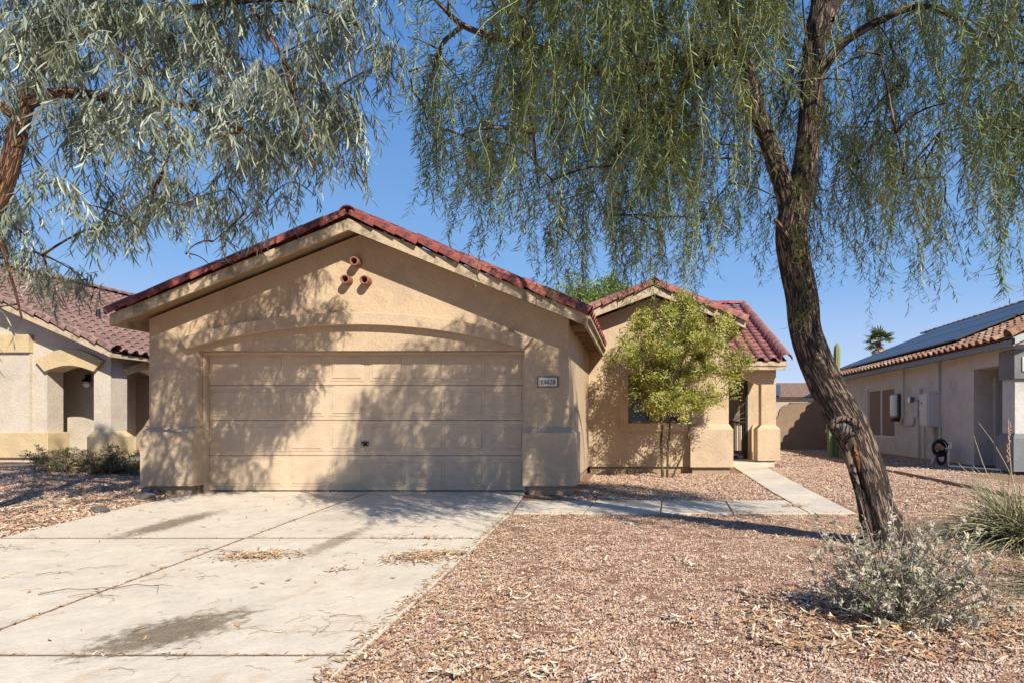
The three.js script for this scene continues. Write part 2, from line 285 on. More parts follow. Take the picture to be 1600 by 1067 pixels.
function barrel(r0 = .142, r1 = .112, L = .42, half = 1.75, th = .018, seg = 8) {
  const P = [], q = (a, b, c, d) => P.push(...a, ...b, ...c, ...a, ...c, ...d);
  const pt = (r, a, z) => [Math.sin(a) * r, Math.cos(a) * r, z];
  for (let i = 0; i < seg; i++) {
    const a = -half + 2 * half * i / seg, b = -half + 2 * half * (i + 1) / seg;
    q(pt(r0, a, 0), pt(r0, b, 0), pt(r1, b, -L), pt(r1, a, -L)); q(pt(r0 - th, b, 0), pt(r0, b, 0), pt(r0, a, 0), pt(r0 - th, a, 0)); q(pt(r0 - th, a, 0), pt(r0 - th, b, 0), pt(r0 - th, b, -.12), pt(r0 - th, a, -.12));
  }
  let g = new THREE.BufferGeometry(); g.setAttribute('position', new THREE.Float32BufferAttribute(P, 3)); g = boxUV(g); return smoothNormals(g);
}
function smoothNormals(g) { const m = mergeVertices(new THREE.BufferGeometry().setAttribute('position', g.attributes.position), 1e-4); m.computeVertexNormals(); const n = m.toNonIndexed(); g.setAttribute('normal', n.attributes.normal.clone()); 
  // keep hard edges: faces whose flat normal differs strongly keep their own
  const p = g.attributes.position, N = g.attributes.normal, a = V(), b = V(), c = V(), f = V(), v = V();
  for (let i = 0; i < p.count; i += 3) { a.fromBufferAttribute(p, i); b.fromBufferAttribute(p, i + 1); c.fromBufferAttribute(p, i + 2); f.crossVectors(b.clone().sub(a), c.clone().sub(a)).normalize(); for (let k = 0; k < 3; k++) { v.fromBufferAttribute(N, i + k); if (v.dot(f) < .8) N.setXYZ(i + k, f.x, f.y, f.z); } }
  return g; }
const TILE = sTile(), BARREL = barrel(), RIDGE = barrel(.13, .115, .42, 1.45);
// field tiles on a plane: O = eave corner, D = down-slope, N = normal
function tileField(O, D, N, cols, rows, mats, parent, opt = {}) {
  const U = N.clone().cross(D), r = rng(opt.seed || 5), w = .29, e = opt.exposure || .36, all = [];
  for (let j = 0; j < rows; j++) for (let i = 0; i < cols; i++) {
    if (opt.skip && opt.skip(i, j)) continue;
    const o = O.clone().addScaledVector(U, i * w + (r() - .5) * .008).addScaledVector(D, -j * e + (r() - .5) * .012).addScaledVector(N, (r() - .5) * .006);
    const m = basis(U, N, D, o).multiply(new THREE.Matrix4().makeRotationY((r() - .5) * .02)); all.push([m, Math.floor(r() * mats.length), o]);
  }
  if (all.length > 290 && opt.rank) {
    all.sort((a, b) => opt.rank(a[2]) - opt.rank(b[2]));
    copies('roof_tiles', TILE, mats[0], all.slice(290).map(([m]) => [m]), parent); all.length = 290;
  }
  for (const [m, k] of all) place('tile', TILE, mats[k], parent, m);
}
function tileRun(a, b, up, geom, mats, parent, seed, e = .335) {   // overlapping caps from the low end a to the high end b
  const r = rng(seed), d = b.clone().sub(a), n = Math.max(1, Math.round(d.length() / e)), D = d.clone().normalize().negate(), N = up.clone().addScaledVector(D, -up.dot(D)).normalize(), U = N.clone().cross(D);
  for (let i = 0; i < n; i++) {
    const o = a.clone().addScaledVector(d, i / n).addScaledVector(N, (r() - .5) * .014).addScaledVector(U, (r() - .5) * .012);
    place('tile', geom, mats[Math.floor(r() * mats.length)], parent, basis(U, N, D, o).multiply(new THREE.Matrix4().makeRotationFromEuler(new THREE.Euler(.085 + (r() - .5) * .03, (r() - .5) * .05, (r() - .5) * .07))));
  }
}

// ------------------------------------------------------------------ the house
const house = thing('stucco_house', 'tan stucco house with red tile roof and double garage door', 'house', [-4.2, 0, -9.6]);
{
  const F = 9.6, xl = -7.37, xr = -1.075, ax = -4.215, sl = .4, apex = 3.84, eave = 2.47;
  const top = (x) => apex + .02 - sl * Math.abs(x - ax);
  // garage walls
  const front = prism([[xl, .12], [-6.64, .12], [-6.64, 2.128], [-1.73, 2.128], [-1.73, .12], [xr, .12], [xr, top(xr)], [ax, top(ax)], [xl, top(xl)]], F, F + .2);
  mesh('wall', [front, bx(xr - .2, xr, .12, eave + .06, F + .203, 16.4, 0), bx(xl, xl + .2, .12, eave + .06, F + .203, 16.4, 0), prism([[-7.1, .12], [-1.4, .12], [-1.4, 2.5], [-7.1, 2.5]], 12.4, 12.5)], tanStucco, house);
  for (const q of [[xl + .06, -6.66, -.1, .125, F + .03, F + .19, 0], [-1.71, xr - .04, -.1, .125, F + .03, F + .19, 0], [xr - .16, xr - .04, -.1, .125, F + .19, 16, 0], [-7.31, -6.68, -.1, .12, 9.52, F + .02, 0], [-1.66, -1.0, -.1, .12, 9.52, F + .02, 0]]) mesh('foundation', bx(...q), footing, house);
  mesh('pilaster_base', flare(-7.39, -6.605, 9.45, F + .15, .116, .90, .985, .012, .03, .145, 0), tanStucco, house);
  mesh('pilaster_base', flare(-1.735, -.945, 9.45, 10.1, .116, .90, .985, .004, .125, .145, 0), tanStucco, house);
  // arched band over the door
  {
    const cx = -4.24, Rr = 9.3, pts = [], h = 2.685, w = .185, A = Math.asin(2.62 / Rr);
    for (let i = 0; i <= 24; i++) { const a = lerp(-A, A, i / 24) * 1.012; pts.push([cx + Math.sin(a) * Rr, h - Rr + Math.cos(a) * Rr]); }
    for (let i = 24; i >= 0; i--) { const a = lerp(-A, A, i / 24) * .975, q = Rr - w; pts.push([cx + Math.sin(a) * q, h - Rr + Math.cos(a) * q]); }
    mesh('arch_trim', prism(pts, F - .1, F - .001, [], .008), tanStucco, house);
  }
  // garage door: 4 sections, 8 raised panels each
  const door = mesh('garage_door', [bx(-6.66, -1.70, .0, 2.2, 9.84, 9.88, 0)], doorPaint, house);
  const sh = 2.15 / 4, pw = 4.91 / 8, pg = new RoundedBoxGeometry(pw - .17, sh - .21, .015, 1, .006), pf = new RoundedBoxGeometry(pw - .09, sh - .13, .009, 1, .004);
  for (let j = 0; j < 4; j++) {
    mesh('door_section', bx(-6.655, -1.705, .012 + j * sh, (j + 1) * sh - .007 + .012, 9.80, 9.836, .006), doorPaint, door);
    for (let i = 0; i < 8; i++) { const c = V(-6.64 + pw * (i + .5), .012 + sh * (j + .5), -9.8); place('door_panel', pf, doorPaint, door, new THREE.Matrix4().setPosition(c.x, c.y, c.z + .001)); place('door_panel', pg, doorPaint, door, new THREE.Matrix4().setPosition(c.x, c.y, c.z + .007)); }
  }
  mesh('bottom_seal', bx(-6.64, -1.72, .0, .012, 9.805, 9.83, 0), darkMetal, door);
  mesh('door_handle', [bx(X(565, 9.78), X(576, 9.78), Y(692, 9.78), Y(689.5, 9.78), 9.755, 9.775, .004), cyl([X(570, 9.78), Y(692.5, 9.78), -9.74], [X(570, 9.78), Y(692.5, 9.78), -9.80], .022, 10), bx(X(567, 9.78), X(575, 9.78), Y(696.5, 9.78), Y(694.5, 9.78), 9.76, 9.795, .003)], mat(lin(.05, .048, .045), { roughness: .35, metalness: .7 }), door);
  mesh('door_jamb', [bx(-6.635, -6.60, 0, 2.12, 9.70, 9.795, .003), bx(-1.77, -1.735, 0, 2.12, 9.70, 9.795, .003), bx(-6.6, -1.77, 2.085, 2.122, 9.70, 9.795, .003)], doorPaint, house);
  // three clay vent pipes
  const clay = mat(lin(.52, .22, .13), { map: tileMap, roughness: .8 }), pipe = new THREE.LatheGeometry([[.045, -.1], [.046, .118], [.052, .122], [.066, .12], [.068, .11], [.066, -.1]].map(([a, b]) => new THREE.Vector2(a, b)), 20);
  for (const [px, py] of [[554, 409], [540, 437], [570, 438]]) { const p = at(px, py, 9.5), o = place('vent_pipe', pipe, clay, house, new THREE.Matrix4().makeRotationX(Math.PI / 2).setPosition(p[0], p[1], -9.58)); mesh('vent_screen', new THREE.CircleGeometry(.045, 16).translate(p[0], p[1], -9.575), mat(lin(.012, .01, .01)), house); }
  // garage roof
  const el = -7.67, er = -.767, rf = 9.24, yE = 2.455, yA = apex;
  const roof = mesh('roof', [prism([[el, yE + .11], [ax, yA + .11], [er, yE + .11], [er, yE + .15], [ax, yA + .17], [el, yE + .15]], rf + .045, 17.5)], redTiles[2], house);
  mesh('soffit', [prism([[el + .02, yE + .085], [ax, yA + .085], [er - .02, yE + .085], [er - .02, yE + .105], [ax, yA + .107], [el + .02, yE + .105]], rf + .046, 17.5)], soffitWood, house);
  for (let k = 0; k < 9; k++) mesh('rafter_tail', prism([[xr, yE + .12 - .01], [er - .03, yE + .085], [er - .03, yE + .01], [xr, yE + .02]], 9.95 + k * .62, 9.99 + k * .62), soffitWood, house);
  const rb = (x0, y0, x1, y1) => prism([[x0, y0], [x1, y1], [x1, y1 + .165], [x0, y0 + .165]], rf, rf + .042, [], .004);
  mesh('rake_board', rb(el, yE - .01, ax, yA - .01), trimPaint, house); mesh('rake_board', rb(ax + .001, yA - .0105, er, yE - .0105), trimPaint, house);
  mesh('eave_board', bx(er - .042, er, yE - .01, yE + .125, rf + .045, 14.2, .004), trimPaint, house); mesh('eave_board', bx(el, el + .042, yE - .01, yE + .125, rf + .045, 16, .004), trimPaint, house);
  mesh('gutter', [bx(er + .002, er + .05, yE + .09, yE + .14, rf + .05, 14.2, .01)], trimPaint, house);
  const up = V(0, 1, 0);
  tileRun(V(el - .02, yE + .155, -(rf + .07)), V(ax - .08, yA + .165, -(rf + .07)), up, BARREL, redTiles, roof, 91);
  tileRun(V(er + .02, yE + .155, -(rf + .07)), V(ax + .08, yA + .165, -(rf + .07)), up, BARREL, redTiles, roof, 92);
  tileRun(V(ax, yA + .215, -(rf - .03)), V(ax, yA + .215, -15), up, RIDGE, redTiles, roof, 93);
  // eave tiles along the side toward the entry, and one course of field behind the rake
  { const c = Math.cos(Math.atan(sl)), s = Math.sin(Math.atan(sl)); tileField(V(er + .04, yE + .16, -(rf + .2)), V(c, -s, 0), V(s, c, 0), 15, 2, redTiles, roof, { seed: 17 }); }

  // ---- wing with the window
  const W = 13.4, wa = .30, wt = 3.66, ws = .375, wr = 1.86, wEr = 2.15, wEl = -1.6, wf = 13.0, wy = (x) => wt - ws * Math.abs(x - wa);
  const win = [[X(982, W), Y(661, W)], [X(1062, W), Y(661, W)], [X(1062, W), Y(585, W)], [X(982, W), Y(585, W)]];
  mesh('wall', [prism([[xr + .002, .12], [wr, .12], [wr, wy(wr)], [wa, wy(wa)], [xr + .002, wy(xr)]], W, W + .2, [win]), bx(wr - .2, wr, .12, 2.95, W + .203, 16.6, 0)], tanStucco, house);
  mesh('foundation', bx(xr + .02, wr - .04, -.1, .122, W + .05, W + .19, 0), footing, house);
  mesh('pilaster_base', flare(X(1079, 13.2), X(1146, 13.2), 13.2, 13.75, .12, .90, 1.02, .03, .07, .19, 0), tanStucco, house);
  mesh('foundation', bx(X(1082, 13.25), X(1141, 13.25), -.1, .118, 13.27, 13.6, 0), footing, house);
  const fr = (o, i) => prism([[win[0][0] - o, win[0][1] - o], [win[1][0] + o, win[1][1] - o], [win[2][0] + o, win[2][1] + o], [win[3][0] - o, win[3][1] + o]], W - .055, W - .001, [win.map(([x, y], k) => [x + (k === 1 || k === 2 ? i : -i), y + (k > 1 ? i : -i)])], .008);
  const wm = mesh('window', fr(.17, 0), tanStucco, house);
  const cxw = (win[0][0] + win[1][0]) / 2;
  mesh('window_frame', [bx(win[0][0], win[1][0], win[0][1], win[0][1] + .05, W + .08, W + .13), bx(win[0][0], win[1][0], win[2][1] - .05, win[2][1], W + .08, W + .13), bx(win[0][0], win[0][0] + .05, win[0][1] + .05, win[2][1] - .05, W + .08, W + .13), bx(win[1][0] - .05, win[1][0], win[0][1] + .05, win[2][1] - .05, W + .08, W + .13), bx(cxw - .025, cxw + .025, win[0][1] + .05, win[2][1] - .05, W + .078, W + .128)], mat(lin(.25, .2, .15), { roughness: .5 }), wm);
  for (const [x0, x1] of [[win[0][0] + .05, cxw - .025], [cxw + .025, win[1][0] - .05]]) mesh('pane', new THREE.PlaneGeometry(x1 - x0, win[2][1] - win[0][1] - .1).translate((x0 + x1) / 2, (win[0][1] + win[2][1]) / 2, -(W + .1)), glassDark, wm);
  mesh('interior_wall', [bx(xr + .01, wr - .21, .1, 2.9, 16.3, 16.4, 0), bx(xr + .01, wr - .21, 2.6, 2.66, W + .21, 16.29, 0), bx(xr + .01, wr - .21, .0, .1, W + .21, 16.29, 0)], mat(lin(.5, .46, .4)), house);
  const wroof = mesh('roof', prism([[wEl, wy(wEl) + .09], [wa, wt + .09], [wEr, wy(wEr) + .09], [wEr, wy(wEr) + .15], [wa, wt + .16], [wEl, wy(wEl) + .15]], wf + .045, 18.5), redTiles[2], house);
  mesh('soffit', prism([[wEl, wy(wEl) + .06], [wa, wt + .06], [wEr - .045, wy(wEr) + .075], [wEr - .045, wy(wEr) + .088], [wa, wt + .088], [wEl, wy(wEl) + .088]], wf + .046, 16.2), soffitWood, house);
  const rb2 = (x0, x1) => prism([[x0, wy(x0) - .02], [x1, wy(x1) - .02], [x1, wy(x1) + .15], [x0, wy(x0) + .15]], wf, wf + .042, [], .004);
  mesh('rake_board', rb2(wEl, wa), trimPaint, house); mesh('rake_board', rb2(wa + .001, wEr), trimPaint, house);
  mesh('eave_board', bx(wEr - .042, wEr, wy(wEr) - .02, wy(wEr) + .115, wf + .045, 16.3, .004), trimPaint, house);
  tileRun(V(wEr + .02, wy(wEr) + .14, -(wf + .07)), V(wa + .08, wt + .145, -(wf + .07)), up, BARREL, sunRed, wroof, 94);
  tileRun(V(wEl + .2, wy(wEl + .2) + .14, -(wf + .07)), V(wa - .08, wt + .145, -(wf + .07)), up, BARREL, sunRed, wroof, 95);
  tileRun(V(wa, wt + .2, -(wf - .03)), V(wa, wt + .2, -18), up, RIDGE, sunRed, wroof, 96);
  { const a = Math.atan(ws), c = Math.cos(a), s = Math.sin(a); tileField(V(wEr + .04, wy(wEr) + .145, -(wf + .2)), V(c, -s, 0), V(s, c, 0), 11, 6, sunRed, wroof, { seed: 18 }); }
  // ---- porch
  const pf0 = 15.3, arch = [[1.862, 2.42], [3.256, 2.42], [3.256, 1.95], [2.9, 1.95]]; for (let i = 1; i <= 8; i++) { const t = i / 8; arch.push([lerp(2.9, 1.862, t), 1.95 + .22 * Math.sin(t * Math.PI * .62)]); }
  mesh('porch_beam', prism(arch, pf0, pf0 + .36), tanStucco, house);
  mesh('porch_column', [bx(2.9, 3.256, .1, 1.952, pf0 + .003, pf0 + .356, .012), ...flare(2.80, 3.335, 15.2, 15.76, .13, .885, .975, .098, .08, .1, .1)], tanStucco, house);
  mesh('foundation', bx(2.86, 3.2, -.1, .13, 15.26, 15.7, 0), footing, house);
  mesh('wall', [bx(2.80, 3.25, .09, 2.5, 16.6, 16.8, 0), bx(1.87, 2.8, 2.15, 2.6, 16.6, 16.8, 0), bx(3.05, 3.25, .0, 2.5, 16.803, 26, 0), bx(-7.3, 3.25, 0, 2.5, 26, 26.2, 0), ...flare(2.86, 3.24, 16.36, 16.59, .09, .88, .97, .06, .0, .12, 0)], tanStucco, house);
  const sd = mesh('security_door', [bx(1.87, 1.93, .1, 2.13, 16.6, 16.66), bx(2.735, 2.795, .1, 2.13, 16.6, 16.66), bx(1.93, 2.735, 2.07, 2.13, 16.6, 16.66), bx(1.93, 2.735, .1, .18, 16.6, 16.66), bx(1.93, 2.735, 1.02, 1.07, 16.6, 16.66)], darkMetal, house);
  for (let k = 0; k < 9; k++) { const a = Math.PI * (k + .5) / 9 , l = Math.min(.4 / Math.max(.05, Math.abs(Math.cos(a))), .98); mesh('sunburst_bar', cyl([2.33, 1.08, -16.63], [2.33 + Math.cos(a) * l, 1.08 + Math.sin(a) * l, -16.63], .008, 6), mat(lin(.16, .14, .12), { roughness: .6 }), sd); }
  for (let k = 0; k < 9; k++) mesh('picket', bx(1.965 + k * .09, 1.983 + k * .09, .18, 1.02, 16.62, 16.64, .003), darkMetal, sd);
  mesh('entry_door', bx(1.93, 2.735, .12, 2.07, 16.76, 16.8), mat(lin(.16, .125, .095), { roughness: .6 }), house);
  mesh('lower_panel', bx(2.42, 2.66, .3, .98, 16.668, 16.68), mat(lin(.55, .47, .37)), sd);
  mesh('porch_ceiling', bx(1.87, 3.25, 2.43, 2.46, 15.05, 16.6, 0), soffitWood, house);
  // ---- main roof with its ridge along the street
  const mE = 15.0, ms = .38, mr = 3.45, mh = 2.42, rd = 21.3, ry = mh + ms * (rd - mE);
  const mroof = mesh('roof', [prismX([[mE, mh], [mE, mh + .05], [rd, ry + .05], [27.5, mh + .05], [27.5, mh], [rd, ry - .06]], -7.6, mr - .05)], redTiles[2], house);
  mesh('fascia', [bx(1.9, mr, mh - .06, mh + .045, mE - .045, mE - .003, .004)], trimPaint, house); mesh('fascia', bx(1.9, mr - .03, mh - .15, mh - .063, mE - .02, mE + .02, .004), trimPaint, house);
  mesh('rake_board', prismX([[mE, mh - .05], [mE, mh + .06], [rd, ry + .06], [27.5, mh + .06], [27.5, mh - .05], [rd, ry - .06]], mr - .045, mr - .003), trimPaint, house);
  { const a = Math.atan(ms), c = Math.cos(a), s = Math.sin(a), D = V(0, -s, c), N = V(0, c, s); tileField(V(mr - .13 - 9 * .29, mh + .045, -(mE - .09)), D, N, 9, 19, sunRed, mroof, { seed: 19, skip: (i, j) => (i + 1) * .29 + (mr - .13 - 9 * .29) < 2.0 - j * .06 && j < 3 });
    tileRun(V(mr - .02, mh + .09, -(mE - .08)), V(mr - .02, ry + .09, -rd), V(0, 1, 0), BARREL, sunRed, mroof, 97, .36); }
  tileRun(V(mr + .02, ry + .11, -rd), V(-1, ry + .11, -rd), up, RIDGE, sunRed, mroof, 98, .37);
}
{ // number plaque
  const c = document.createElement('canvas'); c.width = 256; c.height = 128; const g = c.getContext('2d');
  g.fillStyle = '#c9c3b8'; g.fillRect(0, 0, 256, 128); g.strokeStyle = '#2c2824'; g.lineWidth = 7; g.strokeRect(3, 3, 250, 122); g.fillStyle = '#191613'; g.font = 'bold 76px sans-serif'; g.textAlign = 'center'; g.textBaseline = 'middle';
  g.setTransform(1, 0, -.2, 1, 14, 0); g.fillText('13628', 130, 68, 196);
  const t = new THREE.CanvasTexture(c); t.colorSpace = THREE.SRGBColorSpace;
  const x0 = X(839.5, 9.58), x1 = X(872, 9.58), y0 = Y(604.5, 9.58), y1 = Y(588, 9.58);
  const o = thing('house_number_plaque', 'small framed plaque with house number 13628 beside garage door', 'plaque', [(x0 + x1) / 2, y0, -9.58]);
  mesh('plaque_body', bx(x0, x1, y0, y1, 9.575, 9.598, .004), mat(lin(.05, .045, .04)), o);
  const pl = new THREE.PlaneGeometry(x1 - x0 - .01, y1 - y0 - .01).translate((x0 + x1) / 2, (y0 + y1) / 2, -9.573); mesh('number_face', pl, mat(0xffffff, { map: t, roughness: .5 }), o, true);
}

// ------------------------------------------------------------------ neighbour on the left
{
  const nb = thing('neighbor_house', 'pale stucco house with mauve tile roof and arched entry', 'house', [-13.5, .1, -14.4]);
  const F = 14.4, pale = stucco(lin(.60, .53, .45)), yellow = stucco(lin(.62, .49, .29)), cx = -11.92, g0 = .12;
  const ex = -11.6, sl = .4375, yE = 2.5, top = (x) => yE + .02 + sl * (ex - x);
  const ol = -13.35, orr = -12.3, archPts = (x0, x1, y0, rise, n = 10) => { const a = []; for (let i = 0; i <= n; i++) { const t = i / n; a.push([lerp(x0, x1, t), y0 + rise * Math.sin(Math.PI * t)]); } return a; };
  mesh('wall', prism([[-18, g0], [ol, g0], ...archPts(ol, orr, 2.19, .13), [orr, g0], [cx, g0], [cx, top(cx)], [-18, top(-18)]], F, F + .4), pale, nb);
  mesh('arch_trim', prism([...archPts(X(52, 14.3), X(158, 14.3), Y(563, 14.3), .27).reverse(), ...archPts(X(67, 14.3), X(144, 14.3), Y(580, 14.3), .13)], F - .09, F - .001, [], .006), yellow, nb);
  mesh('beam_trim', bx(-18, X(51, F), 2.60, 3.0, F - .12, F - .001, .01), yellow, nb);
  mesh('wall', bx(-18, X(51, F) - .02, g0, 2.6, F - .06, F - .002, 0), pale, nb).name = 'wall_panel';
  mesh('base_trim', [bx(-18, ol + .02, .25, .82, F - .12, F - .002, .012), bx(ol - .05, ol + .1, .25, .82, F - .1, F + .45, .012)], yellow, nb);
  mesh('pillar_base', flare(orr - .07, cx + .1, F - .1, F + .52, .2, .72, .86, .08, .11, .1, .1), yellow, nb);
  mesh('wall', prismX([[F + .403, g0], [F + .46, g0], ...archPts(F + .46, F + 1.75, 2.15, .15), [F + 1.75, g0], [24, g0], [24, yE + .1], [F + .403, yE + .1]], cx - .35, cx - .002), pale, nb);
  mesh('arch_trim', prismX([...archPts(F + .3, F + 1.9, 2.27, .24).reverse(), ...archPts(F + .46, F + 1.75, 2.152, .15)], cx - .001, cx + .07), yellow, nb);
  mesh('inner_wall', [bx(-15.2, -12.95, g0, 3, F + 1.05, F + 1.2, 0), bx(-13.1, -12.95, g0, 3, F + 1.203, F + 2.09, 0), bx(-13.1, cx + .6, g0, 3, F + 2.1, F + 2.25, 0)], pale, nb);
  const dr = mesh('door', bx(X(200, F + 2.0), X(245, F + 2.0), .2, 2.2, F + 2.04, F + 2.085), mat(lin(.30, .22, .16), { bumpMap: woodBump, bumpScale: .002 }), nb);
  for (let j = 0; j < 3; j++) for (let i = 0; i < 2; i++) mesh('door_panel', bx(X(200, F + 2) + .08 + i * .33, X(200, F + 2) + .34 + i * .33, .32 + j * .62, .82 + j * .62, F + 2.02, F + 2.038, .008), dr.material, dr);
  const lamp = mesh('wall_lamp', [new THREE.ConeGeometry(.10, .11, 12).translate(...at(133, 592, F + .93)), bx(X(133, F + .93) - .04, X(133, F + .93) + .04, Y(592, F + .93) - .02, Y(592, F + .93) + .12, F + .95, F + 1.045)], darkMetal, nb);
  mesh('lamp_glass', new THREE.SphereGeometry(.075, 12, 8).translate(...at(134, 600, F + .93)), mat(lin(.85, .85, .82), { roughness: .15 }), lamp);
  mesh('porch_floor', bx(-14.5, -11.8, .04, .19, F - .05, F + 2.05), concrete, nb);
  // roof
  const rf = 14.0, rx = -17.65, ry = yE + .1 + sl * (ex - rx), far = 27;
  const roof = mesh('roof', prism([[ex, yE + .06], [rx, ry - .02], [rx - 6, ry - .02 - sl * 6], [rx - 6, ry + .03 - sl * 6], [rx, ry + .03], [ex, yE + .11]], rf + .045, far), mauveTiles[2], nb);
  mesh('rake_board', prism([[ex, yE - .03], [rx, ry - .11], [rx, ry + .03], [ex, yE + .10]], rf, rf + .042, [], .004), trimPaint, nb);
  mesh('eave_board', bx(ex - .045, ex, yE - .03, yE + .1, rf + .045, far, .004), trimPaint, nb);
  const a = Math.atan(sl), c = Math.cos(a), s = Math.sin(a), D = V(c, -s, 0), N = V(s, c, 0);
  tileField(V(ex + .07, yE + .085, -(rf + .22)), D, N, 40, 19, mauveTiles, roof, { seed: 23, rank: (o) => { const px = 1000 + o.x * 1000 / -o.z; return px > 245 ? 1e6 + o.z : -o.z + (px < 20 ? 500 : 0); } });
  tileRun(V(ex + .04, yE + .13, -(rf + .1)), V(rx, ry + .05, -(rf + .1)), V(0, 1, 0), BARREL, mauveTiles, roof, 99, .36);
  tileRun(V(rx, ry + .1, -(rf - .02)), V(rx, ry + .1, -far), V(0, 1, 0), RIDGE, mauveTiles, roof, 100, .4);
  { const p = V(-13.9, yE + .1 + sl * (ex + 13.9) + .1, -16.4); mesh('roof_vent', [new THREE.CylinderGeometry(.05, .05, .22, 10).translate(p.x, p.y + .1, p.z)], darkMetal, roof); place('broken_tile', RIDGE, orangeTiles[0], roof, basis(N.clone().cross(D), N, D, p.clone().addScaledVector(D, .35).addScaledVector(N, -.05)).multiply(new THREE.Matrix4().makeScale(.8, .8, .5))); }
}

// ------------------------------------------------------------------ neighbour on the right
{
  const nb = thing('neighbor_house', 'grey stucco house with solar panels on orange tile roof', 'house', [9, 0, -16]);
  const WX = 7.65, grey = stucco(lin(.60, .56, .51)), blue = stucco(lin(.62, .62, .61)), dark = stucco(lin(.21, .225, .245)), yE = 2.6, ex = 7.35, sl = .4, shade = mat(lin(.20, .145, .105), { roughness: .9 });
  const gapd = (px) => WX / ((px - 1000) / 1000);
  const w0 = gapd(1398), w1 = gapd(1356), wy0 = .56, wy1 = 2.1;
  mesh('wall', prismX([[14.65, .06], [27.5, .06], [27.5, yE + .1], [14.65, yE + .1]], WX, WX + .2, [[[w0, wy0], [w1, wy0], [w1, wy1], [w0, wy1]]]), grey, nb);
  mesh('foundation', bx(WX + .03, WX + .18, -.1, .065, 14.7, 27.5, 0), footing, nb);
  const wn_ = mesh('window', prismX([[w0, wy0], [w1, wy0], [w1, wy1], [w0, wy1]], WX + .04, WX + .1, [[[w0 + .05, wy0 + .05], [w1 - .05, wy0 + .05], [w1 - .05, wy1 - .05], [w0 + .05, wy1 - .05]]]), mat(lin(.62, .6, .56)), nb);
  const wm = (w0 + w1) / 2; mesh('mullion', bx(WX + .03, WX + .1, wy0 + .05, wy1 - .05, wm - .05, wm + .05), mat(lin(.62, .6, .56)), wn_);
  mesh('sun_screen', bx(WX + .05, WX + .07, wy0 + .05, wy1 - .05, w0 + .05, wm - .05, 0), shade, wn_); mesh('sun_screen', bx(WX + .05, WX + .07, wy0 + .05, wy1 - .05, wm + .05, w1 - .05, 0), shade, wn_);
  // bay toward the back
  const bay = mesh('bay_window', [hull(ring(7.12, WX, 24.2, 27.1, .62), ring(7.12, WX, 24.2, 27.1, 2.02)), hull(ring(7.5, WX, 24.3, 27.0, .1), ring(7.12, WX, 24.2, 27.1, .6))], stucco(lin(.60, .55, .47)), nb);
  mesh('sun_screen', bx(7.105, 7.118, .78, 1.88, 24.5, 26.8, 0), shade, bay); mesh('bay_roof', hull(ring(6.9, WX, 24, 27.4, 2.05), ring(7.5, WX, 24.4, 27.1, 2.36)), mat(lin(.16, .17, .18)), bay);
  mesh('bay_trim', [bx(7.09, 7.12, .62, .76, 24.2, 27.1), bx(7.09, 7.12, 1.9, 2.02, 24.2, 27.1), bx(7.09, 7.12, .76, 1.9, 26.85, 27.1)], mat(lin(.62, .58, .52)), bay);
  // entry alcove and front pillar
  mesh('alcove_wall', [bx(WX + .2, 9.6, .06, yE + .1, 14.65, 14.8, 0), bx(9.0, 9.2, .06, yE, 13.0, 14.64, 0), bx(WX + .002, 9.0, 2.25, yE + .1, 13.5, 14.645, 0)], grey, nb);
  mesh('door_trim', [bx(8.1, 8.18, .06, 2.1, 14.61, 14.648), bx(8.18, 8.9, .06, 2.08, 14.628, 14.649)], mat(lin(.50, .51, .52)), nb);
  mesh('front_wall', bx(WX + .0, 14, .1, yE + .3, 13.05, 13.5, .01), blue, nb);
  mesh('beam_trim', bx(WX - .05, 14, 1.93, 2.53, 12.98, 13.55, .012), dark, nb).name = 'band_trim';
  mesh('band_face', bx(WX + .1, 14, 2.08, 2.38, 12.955, 12.985, .006), blue, nb);
  mesh('base_trim', flare(WX - .08, 14, 12.95, 13.6, .05, .72, .82, .08, 0, .1, .05), dark, nb);
  // roof
  const nf = 12.6, far = 27.6, rx = 12.2, ry = yE + .12 + sl * (rx - ex);
  const roof = mesh('roof', prism([[ex, yE + .08], [rx, ry - .04], [rx + 5, ry - .04 - sl * 5], [rx + 5, ry - sl * 5], [rx, ry], [ex, yE + .12]], nf + .05, far), orangeTiles[4], nb);
  mesh('eave_board', bx(ex, ex + .045, yE - .05, yE + .11, nf, far, .004), mat(lin(.20, .205, .215), { roughness: .7 }), nb);
  mesh('soffit', bx(ex + .05, WX + .0, yE - .01, yE + .05, nf + .05, far, 0), mat(lin(.35, .33, .30)), nb);
  mesh('rake_board', prism([[ex, yE - .03], [rx, ry - .17], [rx, ry - .0], [ex, yE + .11]], nf, nf + .045, [], .004), mat(lin(.40, .43, .44)), nb);
  const a = Math.atan(sl), c = Math.cos(a), s = Math.sin(a), D = V(-c, -s, 0), N = V(-s, c, 0), a0 = 15.75;
  const cols = Math.floor((far - nf - .3) / .29);
  tileField(V(ex - .07, yE + .1, -far + .1), D, N, cols, 14, orangeTiles, roof, { seed: 29, skip: (i, j) => { const d = far - .1 - i * .29; return j > 1 && d > a0 + .3; } });
  tileRun(V(ex - .04, yE + .16, -(nf + .1)), V(rx, ry + .05, -(nf + .1)), V(0, 1, 0), BARREL, orangeTiles, roof, 101, .36);
  tileRun(V(rx, ry + .09, -(nf - .02)), V(rx, ry + .09, -far), V(0, 1, 0), RIDGE, orangeTiles, roof, 102, .4);
  // solar panels, 1.0 x 1.65 m
  const U = V(0, 0, 1), glass = new THREE.MeshPhysicalMaterial({ color: lin(.03, .034, .05), roughness: .38, specularIntensity: .7, side: THREE.DoubleSide }), alu = mat(lin(.05, .052, .056), { roughness: .4, metalness: .6 });
